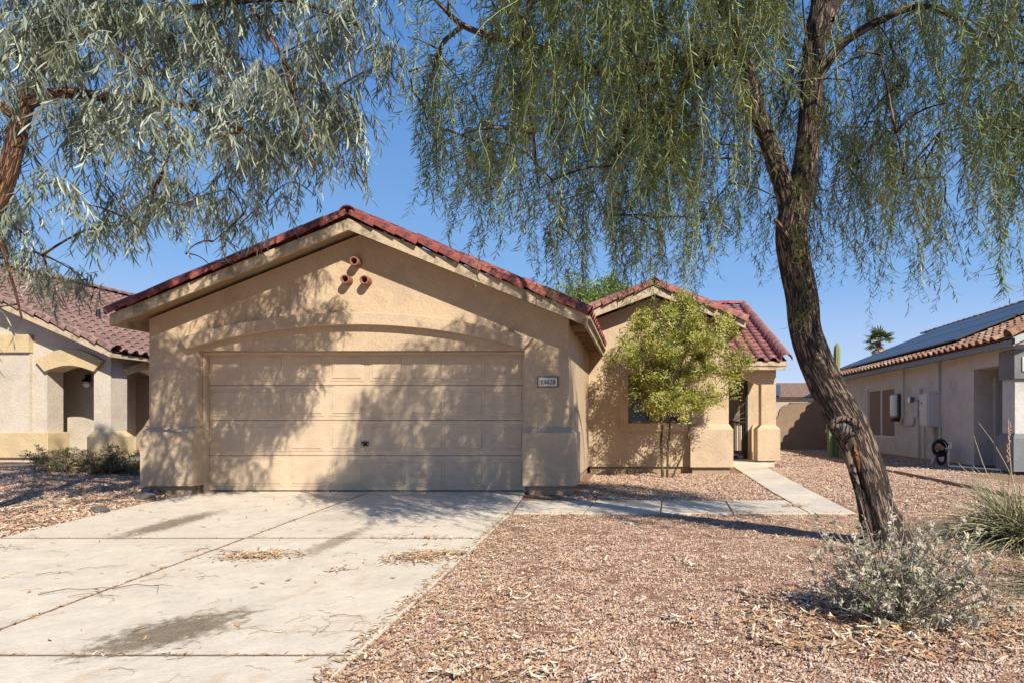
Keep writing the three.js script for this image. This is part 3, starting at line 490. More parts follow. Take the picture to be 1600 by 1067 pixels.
  const body = new RoundedBoxGeometry(1.0, .036, 1.62, 1, .006), face = new THREE.BoxGeometry(.95, .004, 1.57), cellLine = new THREE.BoxGeometry(.95, .002, .006);
  const railG = new THREE.BoxGeometry(1.02, .04, .03), sub = (n, g, m, p, t) => { const o = new THREE.Mesh(g, m); o.name = n; o.position.set(...t); o.castShadow = o.receiveShadow = true; p.add(o); };
  for (let j = 0; j < 3; j++) for (let i = 0; i < 10; i++) {
    const o = V(ex + .42, yE + .29 + sl * .42, -(a0 + .5 + i * 1.02)).addScaledVector(D, -(.81 + j * 1.66)), m = basis(U, N, D, o);
    const p = place('solar_panel', body, alu, nb, m); sub('panel_glass', face, glass, p, [0, .019, 0]);
    for (let k = 1; k < 4; k++) sub('cell_line', cellLine, greyMetal, p, [0, .0215, -.785 + k * .39]);
    for (const q of [-.5, .5]) sub('mounting_rail', railG, alu, p, [0, -.05, q]);
  }
  // what hangs on the wall
  const q = (px) => gapd(px), wx = WX;
  const inv = thing('solar_inverter', 'rounded black and white inverter on the neighbor wall by the window', 'inverter', [wx, 1.2, -q(1404)]);
  mesh('housing', new RoundedBoxGeometry(.17, .68, .36, 4, .08).translate(wx - .12, 1.52, -q(1404)), mat(lin(.62, .62, .62), { roughness: .35 }), inv);
  mesh('back_shell', new RoundedBoxGeometry(.1, .74, .42, 4, .045).translate(wx - .052, 1.50, -q(1404)), mat(lin(.025, .025, .028), { roughness: .4 }), inv);
  mesh('heat_sink', [0, 1, 2, 3, 4].map((k) => bx(wx - .16, wx - .02, 1.06, 1.13, q(1404) - .15 + k * .07, q(1404) - .13 + k * .07, .003)), darkMetal, inv);
  mesh('conduit', [tubeGeo([V(wx - .04, 2.6, -(q(1404) - .45)), V(wx - .04, 1.2, -(q(1404) - .45)), V(wx - .04, 1.02, -(q(1404) - .36)), V(wx - .04, 1.0, -(q(1404) - .1))], [.02, .02, .02, .02], 8)], greyMetal, inv);
  const mt = thing('electric_meter', 'small grey electric meter with conduit between inverter and breaker box', 'meter', [wx, 1.0, -q(1437)]);
  mesh('meter_box', [bx(wx - .11, wx - .001, 1.18, 1.62, q(1437) - .12, q(1437) + .12, .012)], greyMetal, mt);
  mesh('meter_dial', new THREE.CylinderGeometry(.085, .085, .12, 18).rotateZ(Math.PI / 2).translate(wx - .16, 1.66, -q(1433)), new THREE.MeshPhysicalMaterial({ color: lin(.10, .10, .10), roughness: .1, clearcoat: 1 }), mt);
  mesh('switch_box', bx(wx - .10, wx - .001, 1.64, 1.94, q(1440) - .1, q(1440) + .08, .01), greyMetal, mt);
  mesh('conduit', [cyl([wx - .04, 1.2, -q(1438)], [wx - .04, .08, -q(1438)], .022), tubeGeo([V(wx - .04, 1.2, -(q(1432))), V(wx - .04, .98, -(q(1430))), V(wx - .04, .94, -(q(1424))), V(wx - .04, .95, -q(1410))], [.018, .018, .018, .018], 8)], greyMetal, mt);
  const bp = thing('breaker_panel', 'tall light grey breaker box on the neighbor wall above hose reel', 'breaker box', [wx, .9, -q(1464)]);
  mesh('cabinet', bx(wx - .30, wx - .001, .93, 1.78, q(1468) - .05, q(1452) - .1, .012), mat(lin(.50, .49, .47), { roughness: .5 }), bp);
  mesh('cabinet_door', bx(wx - .318, wx - .303, .97, 1.74, q(1468), q(1452) - .15, .006), mat(lin(.52, .51, .49), { roughness: .5 }), bp);
  mesh('meter_dial', new THREE.CylinderGeometry(.075, .075, .1, 16).rotateX(Math.PI / 2).translate(wx - .2, 1.42, -(q(1452) - .04)), greyMetal, bp);
  mesh('conduit', [cyl([wx - .09, .93, -q(1464)], [wx - .09, .02, -q(1464)], .055), cyl([wx - .05, 1.78, -q(1470)], [wx - .05, 2.6, -q(1470)], .03), cyl([wx - .04, .93, -q(1472)], [wx - .04, .45, -q(1472)], .02), cyl([wx - .04, 1.4, -q(1447)], [wx - .04, .08, -q(1447)], .018)], greyMetal, bp);
  mesh('label_plate', bx(wx - .322, wx - .319, 1.52, 1.56, q(1461), q(1458), .001), darkMetal, bp);
  const hr = thing('hose_reel', 'black garden hose coiled on reel cart against the neighbor wall', 'hose reel', [wx - .4, 0, -q(1487) + .3]);
  const hx = wx - .42, hd = q(1487) - .25;
  mesh('hose', [[.43, .17, 0], [.43, .13, .05], [.43, .17, .1], [.43, .2, .05], [.2, .17, .03], [.19, .14, .09]].map(([y, r, o], i) => new THREE.TorusGeometry(r, .022, 7, 22).rotateY(i > 3 ? .5 : .15).translate(hx + .02 * i - .05, y + .0, -(hd - .1 + o))), mat(lin(.018, .018, .018), { roughness: .5 }), hr);
  const pvc = mat(lin(.72, .72, .70), { roughness: .4 });
  mesh('reel_frame', [cyl([hx + .1, .02, -(hd - .28)], [hx + .1, .5, -(hd - .28)], .02), cyl([hx + .1, .42, -(hd + .2)], [hx + .1, .42, -(hd - .4)], .02), cyl([hx + .1, .42, -(hd - .4)], [hx + .1, .56, -(hd - .4)], .02), cyl([hx + .1, .56, -(hd - .4)], [hx + .1, .56, -(hd - .25)], .02), cyl([hx - .1, .02, -(hd + .2)], [hx + .1, .44, -(hd + .2)], .018)], pvc, hr);
  mesh('reel_hub', new THREE.CylinderGeometry(.06, .06, .3, 12).rotateX(Math.PI / 2).translate(hx, .43, -hd), mat(lin(.4, .22, .08)), hr);
  const pp = thing('pvc_pipe', 'white plastic pipe lying on the ground beside hose reel', 'pipe', [wx - .3, .02, -13.8]);
  mesh('pipe', cyl([wx - .45, .03, -14.9], [wx - .1, .05, -13.4], .022), pvc, pp);
}

// ------------------------------------------------------------------ block wall and the house beyond it
{
  const w = thing('block_wall', 'brown masonry yard wall with scalloped top between the houses', 'wall', [6, 0, -24.5]), d = 24.5, pts = [[3.3, -.1], [7.6, -.1], [7.6, 1.74], [5.75, 1.74]];
  for (let i = 0; i <= 6; i++) { const a = i / 6 * Math.PI / 2; pts.push([5.7 - .38 * Math.sin(a), 1.70 - .42 * (1 - Math.cos(a))]); }
  pts.push([5.2, 1.12], [3.3, 1.12]);
  const blockMap = stucco(lin(.30, .215, .15), .006);
  mesh('wall_face', prism(pts, d, d + .2), blockMap, w);
  mesh('wall_cap', bx(5.75, 7.6, 1.742, 1.78, d - .02, d + .22, .008), stucco(lin(.36, .27, .2)), w);
  const back = mesh('return_wall', bx(3.3, 5.6, -.1, 1.72, d + 2.2, d + 2.4, 0), stucco(lin(.52, .40, .27)), w);
  const fh = thing('far_house', 'distant low house with brown and grey roof behind the block wall', 'house', [12, 0, -52]);
  mesh('wall', bx(9, 17, 0, 3.0, 52, 58, 0), stucco(lin(.5, .42, .34)), fh);
  mesh('roof', hull(ring(8.6, 17.4, 51.6, 58.4, 3.0), ring(11.5, 14.5, 54.5, 55.5, 4.3)), mat(lin(.34, .21, .15), { map: tileMap }), fh);
  mesh('solar_array', hull([[8.7, 3.1, -51.5], [11.3, 3.1, -51.5], [11.9, 4.1, -54.2], [11.0, 4.1, -54.2]], [[8.7, 3.16, -51.5], [11.3, 3.16, -51.5], [11.9, 4.16, -54.2], [11.0, 4.16, -54.2]]), mat(lin(.06, .07, .09), { roughness: .3 }), fh);
}

// ------------------------------------------------------------------ trees: shared tools
const leafColor = (r, list, spread = .12) => { const c = list[Math.floor(r() * list.length)], k = 1 + (r() - .5) * 2 * spread; return lin(c[0] * k, c[1] * k, c[2] * k); };
// a narrow leaf as a folded strip in local space: base at 0, pointing along dir, width w
function leafInto(P, o, dir, side, len, w, bend, segs) {
  const row = []; for (let i = 0; i <= segs; i++) { const t = i / segs, ww = w * .5 * Math.sin(Math.PI * (t * .86 + .07)) , p = o.clone().addScaledVector(dir, len * t).addScaledVector(side, bend * len * t * t); p.y -= Math.abs(bend) * len * .15 * t; row.push([p, ww]); }
  for (let i = 0; i < segs; i++) {
    const [p, a] = row[i], [q, b] = row[i + 1], l0 = p.clone().addScaledVector(side, -a), r0 = p.clone().addScaledVector(side, a), l1 = q.clone().addScaledVector(side, -b), r1 = q.clone().addScaledVector(side, b);
    const put = (v) => P.push(v.x, v.y, v.z);
    put(l0); put(r0); put(r1); put(l0); put(r1); put(l1);
  }
}
const fromP = (P) => { const g = new THREE.BufferGeometry(); g.setAttribute('position', new THREE.Float32BufferAttribute(P, 3)); g.computeVertexNormals(); return g; };
// grow thin branches from a skeleton toward scattered targets; returns nodes
function grow(nodes, targets, r, bulge, rad) {
  const tubes = []; targets = targets.map((t) => { let m = 1e9; for (const n of nodes) m = Math.min(m, n.distanceTo(t)); return [m, t]; }).sort((a, b) => a[0] - b[0]).map((a) => a[1]);
  for (const t of targets) {
    let best = null, bd = 1e9; for (const n of nodes) { const q = n.distanceTo(t) + Math.max(0, n.y - t.y) * .3; if (q < bd) { bd = q; best = n; } }
    const mid = best.clone().lerp(t, .5); mid.y += bulge * bd + (r() - .5) * .1; mid.x += (r() - .5) * .2 * bd; mid.z += (r() - .5) * .2 * bd;
    const c = new THREE.QuadraticBezierCurve3(best.clone(), mid, t), pts = c.getPoints(6), r0 = Math.min(rad, .006 + bd * .011), cw = .12 + .88 * Math.pow(r(), 1.7), tint = Math.floor(r() * 97);
    tubes.push(tubeGeo(pts, pts.map((_, i) => lerp(r0, .004, i / 6)), 5, 0, 1, false)); for (let i = 2; i <= 6; i++) { pts[i].leaf = i > 2; pts[i].w = cw; pts[i].tint = tint; nodes.push(pts[i]); }
  }
  return tubes;
}
const profile = (list) => (x) => { let k = 0; while (k < list.length - 2 && x > list[k + 1][0]) k++; const t = clamp((x - list[k][0]) / (list[k + 1][0] - list[k][0])); return lerp(list[k][1], list[k + 1][1], t); };

// ------------------------------------------------------------------ weeping tree by the walkway
{
  const d0 = 5.65, base = [2.17, 0, -d0], tree = thing('weeping_tree', 'leaning weeping tree with rough dark trunk beside the walkway', 'tree', base);
  const r = rng(301), bark = barkMat([.13, .10, .085], [.54, .46, .40], 111), P = (px, py, d, w) => [...at(px, py, d), w * d / 2000];
  const trunkPts = [[2.24, -.25, -5.62, .31], P(1385, 838, 5.64, 76), P(1372, 800, 5.65, 57), P(1352, 725, 5.66, 52), P(1324, 660, 5.67, 60), P(1287, 590, 5.68, 53), P(1260, 520, 5.68, 47), P(1253, 460, 5.68, 47), P(1237, 375, 5.67, 49), P(1242, 328, 5.66, 47), P(1258, 260, 5.66, 37), P(1266, 190, 5.68, 36), P(1273, 80, 5.72, 35), P(1284, 0, 5.75, 33), P(1292, -90, 5.8, 28), P(1280, -180, 5.9, 20), P(1290, -280, 6, 12)];
  const [tp, tr] = spline(trunkPts, 110); mesh('trunk', tubeGeo(tp, tr, 44, .17, 5), bark, tree, true);
  const limbs = [
    [P(1238, 350, 5.66, 34), P(1224, 290, 5.63, 31), P(1198, 215, 5.6, 28), P(1180, 165, 5.55, 26), P(1160, 95, 5.5, 28), P(1120, 84, 5.45, 25), P(1060, 96, 5.4, 22), P(992, 106, 5.35, 18), P(926, 110, 5.3, 15), P(882, 88, 5.28, 13), P(851, 79, 5.25, 12), P(789, 62, 5.2, 11), P(723, 40, 5.15, 9), P(680, 0, 5.1, 6)],
    [P(1130, 86, 5.45, 22), P(1080, 120, 5.6, 16), P(1050, 190, 5.8, 13), P(1042, 240, 5.95, 10), P(1010, 300, 6.1, 7)],
    [P(1070, 95, 5.42, 16), P(1030, 130, 5.3, 12), P(985, 190, 5.15, 9), P(960, 260, 5.1, 6)],
    [P(1075, 180, 5.7, 12), P(1040, 160, 5.9, 10), P(990, 190, 6.2, 7), P(950, 250, 6.4, 5)],
    [P(926, 110, 5.3, 11), P(890, 150, 5.5, 8), P(860, 210, 5.7, 5)],
    [P(723, 40, 5.15, 8), P(690, 70, 5.2, 6), P(672, 130, 5.25, 4)],
    [P(1180, 165, 5.55, 20), P(1150, 60, 5.9, 18), P(1090, -60, 6.3, 14), P(1000, -160, 6.6, 10), P(900, -200, 6.8, 6)],
    [P(1160, 95, 5.5, 20), P(1120, -40, 5.1, 16), P(1040, -160, 4.7, 11), P(960, -220, 4.5, 6)],
    [P(1264, 150, 5.7, 18), P(1310, 75, 5.6, 14), P(1370, 35, 5.5, 12), P(1440, 10, 5.35, 9), P(1510, 40, 5.2, 7), P(1550, 100, 5.1, 5)],
    [P(1270, 100, 5.7, 24), P(1320, -20, 6.1, 18), P(1390, -110, 6.4, 13), P(1460, -120, 6.6, 8), P(1510, -60, 6.7, 5)],
    [P(1285, 10, 5.75, 20), P(1330, -110, 5.4, 15), P(1400, -190, 5.0, 10), P(1450, -170, 4.8, 6)],
    [P(1290, -90, 5.8, 18), P(1230, -210, 5.6, 13), P(1130, -290, 5.4, 9), P(1020, -290, 5.3, 5)],
    [P(1237, 385, 5.6, 14), P(1224, 362, 5.52, 10), P(1211, 343, 5.48, 7)],
  ];
  const nodes = [];
  limbs.forEach((l, i) => { const [p, q] = spline(l, l.length * 4); mesh(i === 12 ? 'stub' : 'branch', tubeGeo(p, q, 12, .12, 20 + i), bark, tree, true); if (i !== 12) p.forEach((v, k) => k > 5 && nodes.push(v.clone())); });
  tp.forEach((v, i) => i > 80 && nodes.push(v.clone()));
  // knot with an old pruning cut and a split below it
  const kp = at(1319, 667, 5.475), wood = barkMat([.36, .23, .15], [.62, .45, .33], 133), greyWood = barkMat([.25, .23, .22], [.55, .52, .49], 131);
  const kn = mesh('knot', new THREE.TorusGeometry(.09, .03, 10, 30).scale(1.1, .82, 1).rotateY(-.35).rotateX(.18).translate(kp[0], kp[1], kp[2] + .01), bark, tree);
  { const g = kn.geometry.attributes.position, n = kn.geometry; for (let i = 0; i < g.count; i++) { const k = .05 * (wn(g.getX(i) * 60, g.getY(i) * 60, 9) - .5); g.setXYZ(i, g.getX(i) + k, g.getY(i) + k, g.getZ(i) + k); } n.computeVertexNormals(); }
  mesh('cut_face', new THREE.SphereGeometry(.084, 20, 12).scale(1.1, .78, .4).rotateY(-.35).translate(kp[0], kp[1], kp[2] + .004), greyWood, kn);
  mesh('exposed_wood', tubeGeo([V(...at(1334, 690, 5.535)), V(...at(1337, 708, 5.535)), V(...at(1340, 722, 5.54)), V(...at(1343, 738, 5.56))], [.012, .03, .026, .01], 12, .35, 8), wood, tree, true);
  mesh('bark_ridge', tubeGeo([V(...at(1322, 690, 5.52)), V(...at(1328, 720, 5.53)), V(...at(1338, 755, 5.54)), V(...at(1350, 800, 5.55))], [.02, .034, .032, .01], 10, .3, 9), bark, tree, true);
  // crown envelope, in metres around the trunk line
  const hb = profile([[-2.1, 3.2], [-1.9, 2.85], [-1.35, 2.3], [-.85, 2.1], [-.2, 2.0], [.5, 2.1], [.85, 2.4], [1.1, 2.7], [1.3, 2.35], [1.6, 2.2], [1.9, 1.98], [2.5, 1.93], [3.0, 2.0], [3.3, 2.35], [3.7, 3.0]]);
  const inside = (x, d) => ((x - .85) / (x < .85 ? 2.95 : 2.75)) ** 2 + ((d - 5.65) / 1.75) ** 2 < 1;
  const targets = []; let guard = 0;
  while (targets.length < 420 && guard++ < 9000) { const x = -2.05 + r() * 5.65, d = 3.9 + r() * 3.5; if (!inside(x, d)) continue; const e = Math.sqrt(Math.max(0, 1 - ((x - .85) / 3) ** 2 - ((d - 5.65) / 1.85) ** 2)), topY = 3.6 + 3.0 * e; targets.push(V(x, lerp(hb(x) + .75, topY, Math.pow(r(), .85)), -d)); }
  const tw = grow(nodes, targets, r, .16, .03);
  const twg = mesh('twigs', tw, bark, tree, true); twg.userData.kind = 'stuff';
  // hanging strands
  const strands = []; for (let k = 0; k < 7; k++) {
    const q = rng(400 + k), Pp = [], L = 1, pts = []; let x = 0, z = 0, sx = (q() - .5) * .12, sz = (q() - .5) * .12; for (let i = 0; i <= 10; i++) { pts.push(V(x, -L * i / 10, z)); sx += (q() - .5) * .22; sz += (q() - .5) * .22; x += sx * .1; z += sz * .1; }
    const stem = tubeGeo(pts, pts.map((_, i) => lerp(.0028, .0012, i / 10)), 3, 0, 1, false); const sp = stem.toNonIndexed().attributes.position.array; for (let i = 0; i < sp.length; i++) Pp.push(sp[i]);
    const c = new THREE.CatmullRomCurve3(pts); for (let i = 0; i < 40; i++) { const t = .03 + .96 * (i + q() * .8) / 40, o = c.getPoint(Math.min(1, t)), a = q() * 6.28, sp2 = .4 + q() * .95; const dir = V(Math.cos(a) * sp2, -1 + q() * .25, Math.sin(a) * sp2).normalize(), side = V(Math.cos(a + 1.57 + q()), (q() - .5) * .3, Math.sin(a + 1.57 + q())).normalize(); leafInto(Pp, o, dir, side, .06 + q() * .065, .0092 + q() * .0036, (q() - .5) * .5, 2); }
    strands.push(fromP(Pp));
  }
  const lists = strands.map(() => []), cols = [[.13, .18, .055], [.165, .22, .07], [.10, .14, .05], [.21, .26, .085], [.11, .155, .07], [.18, .215, .085], [.27, .31, .11]], up = nodes.filter((n) => n.leaf);
  let count = 0; guard = 0;
  while (count < 3700 && guard++ < 200000) {
    const n = up[Math.floor(r() * up.length)], p = n.clone(); if (r() > n.w) continue; p.x += (r() - .5) * .2; p.z += (r() - .5) * .2;
    let x = p.x, y = p.y, z = p.z, c = leafColor(r, [cols[n.tint % cols.length], cols[n.tint % cols.length], cols[Math.floor(r() * cols.length)]], .22), steps = 0; if (!inside(x, -z)) continue;
    while (steps++ < 4) {
      const low = 1.08 + (hb(x) - 1.08) * lerp(1, -z / 5.65, .8) + Math.pow(r(), 1.4) * 1.5, room = y - low; if (room < .22) break; if (-z < 5.85 && Math.abs(x - lerp(1.3, 1.6, smooth(2.8, 4.6, y))) < .42 && r() < .86) break; if (-z < 5.75 && Math.abs(x - 1.05) < .3 && y < 4.6 && r() < .6) break;
      const L = Math.min(room, .3 + r() * .65), tl = room > 1 ? .75 : .34; lists[Math.floor(r() * strands.length)].push([MX(V(x, y, z), new THREE.Quaternion().setFromEuler(new THREE.Euler((r() - .5) * tl, r() * 6.28, (r() - .5) * tl, 'YXZ')), V(.95, Math.max(L, .42), .95)), c]); count++;
      y -= L * .8; x += (r() - .5) * .2; z += (r() - .5) * .2; if (r() > .66) break;
    }
  }
  const lm = leafMat(); strands.forEach((g, k) => copies('crown', g, lm, lists[k], tree));
  // short tufts sprouting from the trunk
  const tuft = []; for (let k = 0; k < 26; k++) { const i = 44 + Math.floor(r() * 50), v = tp[i]; tuft.push([MX(V(v.x + (r() - .5) * .16, v.y + .05, v.z + tr[i] + .01), new THREE.Quaternion().setFromEuler(new THREE.Euler(-.35 + r() * .2, r() * 6.28, (r() - .5) * .4)), V(.8, .22 + r() * .2, .8)), leafColor(r, cols, .2)]); }
  copies('crown', strands[2], lm, tuft, tree);
}

// ------------------------------------------------------------------ eucalyptus on the left
{
  const d0 = 6.5, tree = thing('eucalyptus_tree', 'silvery green drooping eucalyptus at the edge of the driveway', 'tree', [-7.35, 0, -6.7]), r = rng(501);
  const bark = barkMat([.24, .145, .095], [.56, .42, .32], 141), P = (px, py, d, w) => [...at(px, py, d), w * d / 2000];
  const [tp, tr] = spline([[-7.4, -.2, -6.75, .17], [-7.3, .7, -6.7, .14], [-6.95, 2, -6.65, .125], P(-28, 370, 6.55, 29), P(0, 300, 6.5, 27), P(16, 250, 6.5, 25), P(36, 170, 6.5, 23), P(56, 112, 6.5, 21), P(70, 70, 6.5, 18), P(95, -20, 6.5, 18), P(120, -120, 6.6, 13), P(160, -230, 6.6, 9)], 60);
  mesh('trunk', tubeGeo(tp, tr, 20, .1, 31), bark, tree, true);
  const limbs = [
    [P(37, 163, 6.5, 20), P(84, 146, 6.45, 17), P(180, 153, 6.35, 14), P(304, 169, 6.2, 10), P(374, 202, 6.1, 7), P(430, 240, 6.0, 4)],
    [P(70, 70, 6.5, 18), P(120, 56, 6.5, 13), P(200, 30, 6.4, 11), P(320, 10, 6.3, 9), P(450, 0, 6.2, 7), P(560, 40, 6.15, 4)],
    [P(70, 75, 6.5, 15), P(115, 35, 6.8, 12), P(170, 10, 7.2, 9), P(260, 60, 7.5, 6)],
    [P(95, -20, 6.5, 14), P(180, -90, 6.2, 11), P(300, -120, 5.9, 8), P(420, -80, 5.7, 5)],
    [P(100, -40, 6.5, 13), P(200, -160, 6.9, 10), P(330, -230, 7.2, 7), P(460, -210, 7.4, 5)],
    [P(30, 190, 6.5, 14), P(-60, 120, 6.4, 11), P(-170, 90, 6.2, 8), P(-260, 130, 6.1, 5)],
    [P(120, -120, 6.6, 12), P(60, -230, 6.4, 9), P(-60, -290, 6.2, 6)],
    [P(5, 290, 6.5, 13), P(-30, 260, 6.2, 10), P(-40, 300, 5.9, 7), P(-4, 370, 5.8, 5), P(18, 440, 5.85, 4), P(34, 500, 5.9, 3)],
    [P(240, 160, 6.25, 9), P(265, 215, 6.3, 7), P(240, 300, 6.35, 5), P(215, 370, 6.4, 3)],
    [P(390, 10, 6.25, 8), P(440, 90, 6.2, 6), P(470, 190, 6.15, 4), P(490, 260, 6.1, 3)],
  ];
  const nodes = []; limbs.forEach((l, i) => { const [p, q] = spline(l, l.length * 4); mesh('branch', tubeGeo(p, q, 9, .1, 60 + i), bark, tree, true); p.forEach((v, k) => { if (k > 3) { nodes.push(v.clone()); if (k > 8) nodes[nodes.length - 1].leaf = true; } }); });
  tp.forEach((v, i) => i > 42 && nodes.push(v.clone()));
  const xw = (px) => (px - 1000) * .0065, yw = (py) => EYE + (657 - py) * .0065;
  const hb = profile([[xw(-560), 3.4], [xw(-300), 2.6], [xw(-80), 1.5], [xw(40), yw(610)], [xw(62), yw(560)], [xw(100), yw(310)], [xw(150), yw(285)], [xw(180), yw(400)], [xw(210), yw(430)], [xw(300), yw(405)], [xw(350), yw(375)], [xw(400), yw(335)], [xw(460), yw(310)], [xw(525), yw(315)], [xw(555), yw(220)], [xw(590), yw(110)], [xw(612), yw(20)]]);
  const targets = []; let guard = 0;
  while (targets.length < 360 && guard++ < 9000) {
    const x = xw(-480) + r() * (xw(600) - xw(-480)), d = 5.3 + r() * 2.5, e = 1 - ((x + 6.1) / 4.0) ** 2 - ((d - 6.5) / 1.35) ** 2; if (e < 0) continue;
    const lo = hb(x) + .3, hi = 4.4 + 4.5 * Math.sqrt(e); if (hi < lo) continue; const y = lerp(lo, hi, Math.pow(r(), 1.15)), px = 1000 + x / .0065, py = 657 - (y - EYE) / .0065;
    if (Math.hypot(px - 85, (py - 215) * .9) < 52) continue;
    targets.push(V(x, y, -d));
  }
  const tg = mesh('twigs', grow(nodes, targets, r, .12, .022), bark, tree, true); tg.userData.kind = 'stuff';
  const sprays = []; for (let k = 0; k < 6; k++) {
    const q = rng(600 + k), Pp = [], pts = []; for (let i = 0; i <= 6; i++) { const t = i / 6; pts.push(V(.22 * Math.sin(t * 1.3), -.34 * t * t - .02 * t, (q() - .5) * .03)); }
    const st = tubeGeo(pts, pts.map((_, i) => lerp(.004, .0015, i / 6)), 3, 0, 1, false).toNonIndexed().attributes.position.array; for (let i = 0; i < st.length; i++) Pp.push(st[i]);
    const c = new THREE.CatmullRomCurve3(pts); for (let i = 0; i < 17; i++) { const o = c.getPoint(Math.min(1, .12 + .88 * i / 16)), a = q() * 6.28, s = .25 + q() * .55, dir = V(Math.cos(a) * s, -1 + q() * .5, Math.sin(a) * s).normalize(), b = a + 1.57 + (q() - .5), side = V(Math.cos(b), (q() - .5) * .4, Math.sin(b)).normalize(); leafInto(Pp, o, dir, side, .10 + q() * .085, .0125 + q() * .0055, (q() - .5) * .8, 4); }
    sprays.push(fromP(Pp));
  }
  const lists = sprays.map(() => []), cols = [[.215, .255, .20], [.28, .32, .25], [.14, .175, .13], [.36, .40, .32], [.13, .16, .10], [.22, .24, .15]], up = nodes.filter((n) => n.leaf); let count = 0; guard = 0;
  while (count < 4200 && guard++ < 90000) {
    const n = up[Math.floor(r() * up.length)], x = n.x + (r() - .5) * .3, y = n.y + (r() - .4) * .2, z = n.z + (r() - .5) * .3; if (y - .44 < EYE + (hb(x) - EYE) * Math.max(1, -z / 6.5)) continue;
    const px = 1000 + x / .0065, py = 657 - (y - .2 - EYE) / .0065; if (Math.hypot(px - 85, (py - 212) * .95) < 44 && r() < .8) continue;
    lists[Math.floor(r() * 6)].push([MX(V(x, y, z), new THREE.Quaternion().setFromEuler(new THREE.Euler((r() - .5) * .5, r() * 6.28, (r() - .5) * .5, 'YXZ')), .7 + r() * .42), leafColor(r, cols, .25)]); count++;
  }
  const lm = leafMat({ roughness: .5, transmission: .06 }); sprays.forEach((g, k) => copies('crown', g, lm, lists[k], tree));
}

// ------------------------------------------------------------------ leafy tools for bushes
function sprig(seed, n, len, w, up, reach, segs = 2) { const q = rng(seed), Pp = []; for (let i = 0; i < n; i++) { const a = q() * 6.28, dir = V(Math.cos(a), up + (q() - .5) * 1.2, Math.sin(a)).normalize(), o = V((q() - .5) * reach, (q() - .5) * reach, (q() - .5) * reach), side = V(-Math.sin(a), (q() - .5) * .8, Math.cos(a)).normalize(); leafInto(Pp, o, dir, side, len * (.7 + q() * .6), w * (.8 + q() * .4), (q() - .5) * .4, segs); } return fromP(Pp); }

{ // young tree before the window
  const tree = thing('young_tree', 'small yellow green leafy tree before the front window', 'tree', [.5, 0, -12.3]), r = rng(701), bark = barkMat([.22, .17, .12], [.52, .44, .34], 151), C = V(.72, 2.2, -12.35), nodes = [];
  [[.44, .40, .30], [.52, .55, .45], [.58, .95, .75]].forEach(([bx0, mx, tx], i) => { const [p, q] = spline([[bx0, -.1, -12.3 - i * .03, .03 - i * .005], [lerp(bx0, mx, .8), .6, -12.3, .025 - i * .004], [mx + .03, 1.25, -12.32, .02 - i * .003], [tx, 2.0, -12.35 + (i - 1) * .3, .013], [tx + (i - 1) * .3, 2.8, -12.35 + (i - 1) * .35, .006]], 24); mesh('stem', tubeGeo(p, q, 9, .1, 70 + i), bark, tree, true); p.forEach((v, k) => k > 11 && nodes.push(v.clone())); });
  const targets = []; while (targets.length < 150) { const v = V(r() * 2 - 1, r() * 2 - 1, r() * 2 - 1); if (v.length() > 1) continue; const k = .78 + .5 * wn(v.x * 40 + 9, v.y * 40 + v.z * 30, 33), w = 1.3 * (1 - .18 * Math.max(0, -v.y)) * k; targets.push(V(C.x + v.x * w, C.y + v.y * 1.2 * k, C.z + v.z * 1.1 * k)); }
  const tw = mesh('twigs', grow(nodes, targets, r, .05, .012), bark, tree, true); tw.userData.kind = 'stuff';
  const S = [0, 1, 2].map((k) => sprig(720 + k, 15, .045, .018, .2, .16)), lists = [[], [], []], cols = [[.30, .32, .03], [.38, .375, .035], [.20, .24, .025], [.46, .42, .08], [.50, .45, .2]], up = nodes.filter((n) => n.leaf);
  for (let i = 0; i < 7400; i++) { const n = up[Math.floor(r() * up.length)]; if (r() > n.w * 1.25) continue; lists[i % 3].push([MX(V(n.x + (r() - .5) * .22, n.y + (r() - .5) * .22, n.z + (r() - .5) * .22), rq(r), .8 + r() * .5), leafColor(r, cols, .2)]); }
  S.forEach((g, k) => copies('crown', g, leafMat({ transmission: .3 }), lists[k], tree));
}
{ // green tree behind the roofs
  const tree = thing('background_tree', 'bright green bushy tree rising behind the tile roof', 'tree', [-2.4, 0, -28.5]), r = rng(801), bark = barkMat([.2, .15, .1], [.45, .36, .28], 161), C = V(-2.2, 5.95, -28.5), nodes = [];
  const [p, q] = spline([[-2.4, -.2, -28.5, .2], [-2.4, 2.5, -28.5, .15], [-2.3, 5, -28.5, .1], [-2.2, 6.4, -28.5, .04]], 20); mesh('trunk', tubeGeo(p, q, 10, .1, 80), bark, tree, true); p.forEach((v, k) => k > 9 && nodes.push(v.clone()));
  const targets = []; while (targets.length < 140) { const v = V(r() * 2 - 1, r() * 2 - 1, r() * 2 - 1); if (v.length() > 1) continue; const k = 1 + .25 * Math.sin(v.x * 5 + v.z * 4); targets.push(V(C.x + v.x * 2.1 * k, C.y + v.y * 1.35 * k, C.z + v.z * 1.7)); }
  const tw = mesh('twigs', grow(nodes, targets, r, .1, .03), bark, tree, true); tw.userData.kind = 'stuff';
  const S = [0, 1].map((k) => sprig(820 + k, 16, .11, .045, .2, .38)), lists = [[], []], up = nodes.filter((n) => n.leaf); for (let i = 0; i < 2200; i++) { const n = up[Math.floor(r() * up.length)]; lists[i % 2].push([MX(V(n.x + (r() - .5) * .5, n.y + (r() - .5) * .5, n.z + (r() - .5) * .5), rq(r), .8 + r() * .5), leafColor(r, [[.17, .24, .035], [.22, .30, .05], [.12, .18, .03]], .2)]); }
  S.forEach((g, k) => copies('crown', g, leafMat({ transmission: .3 }), lists[k], tree));
}
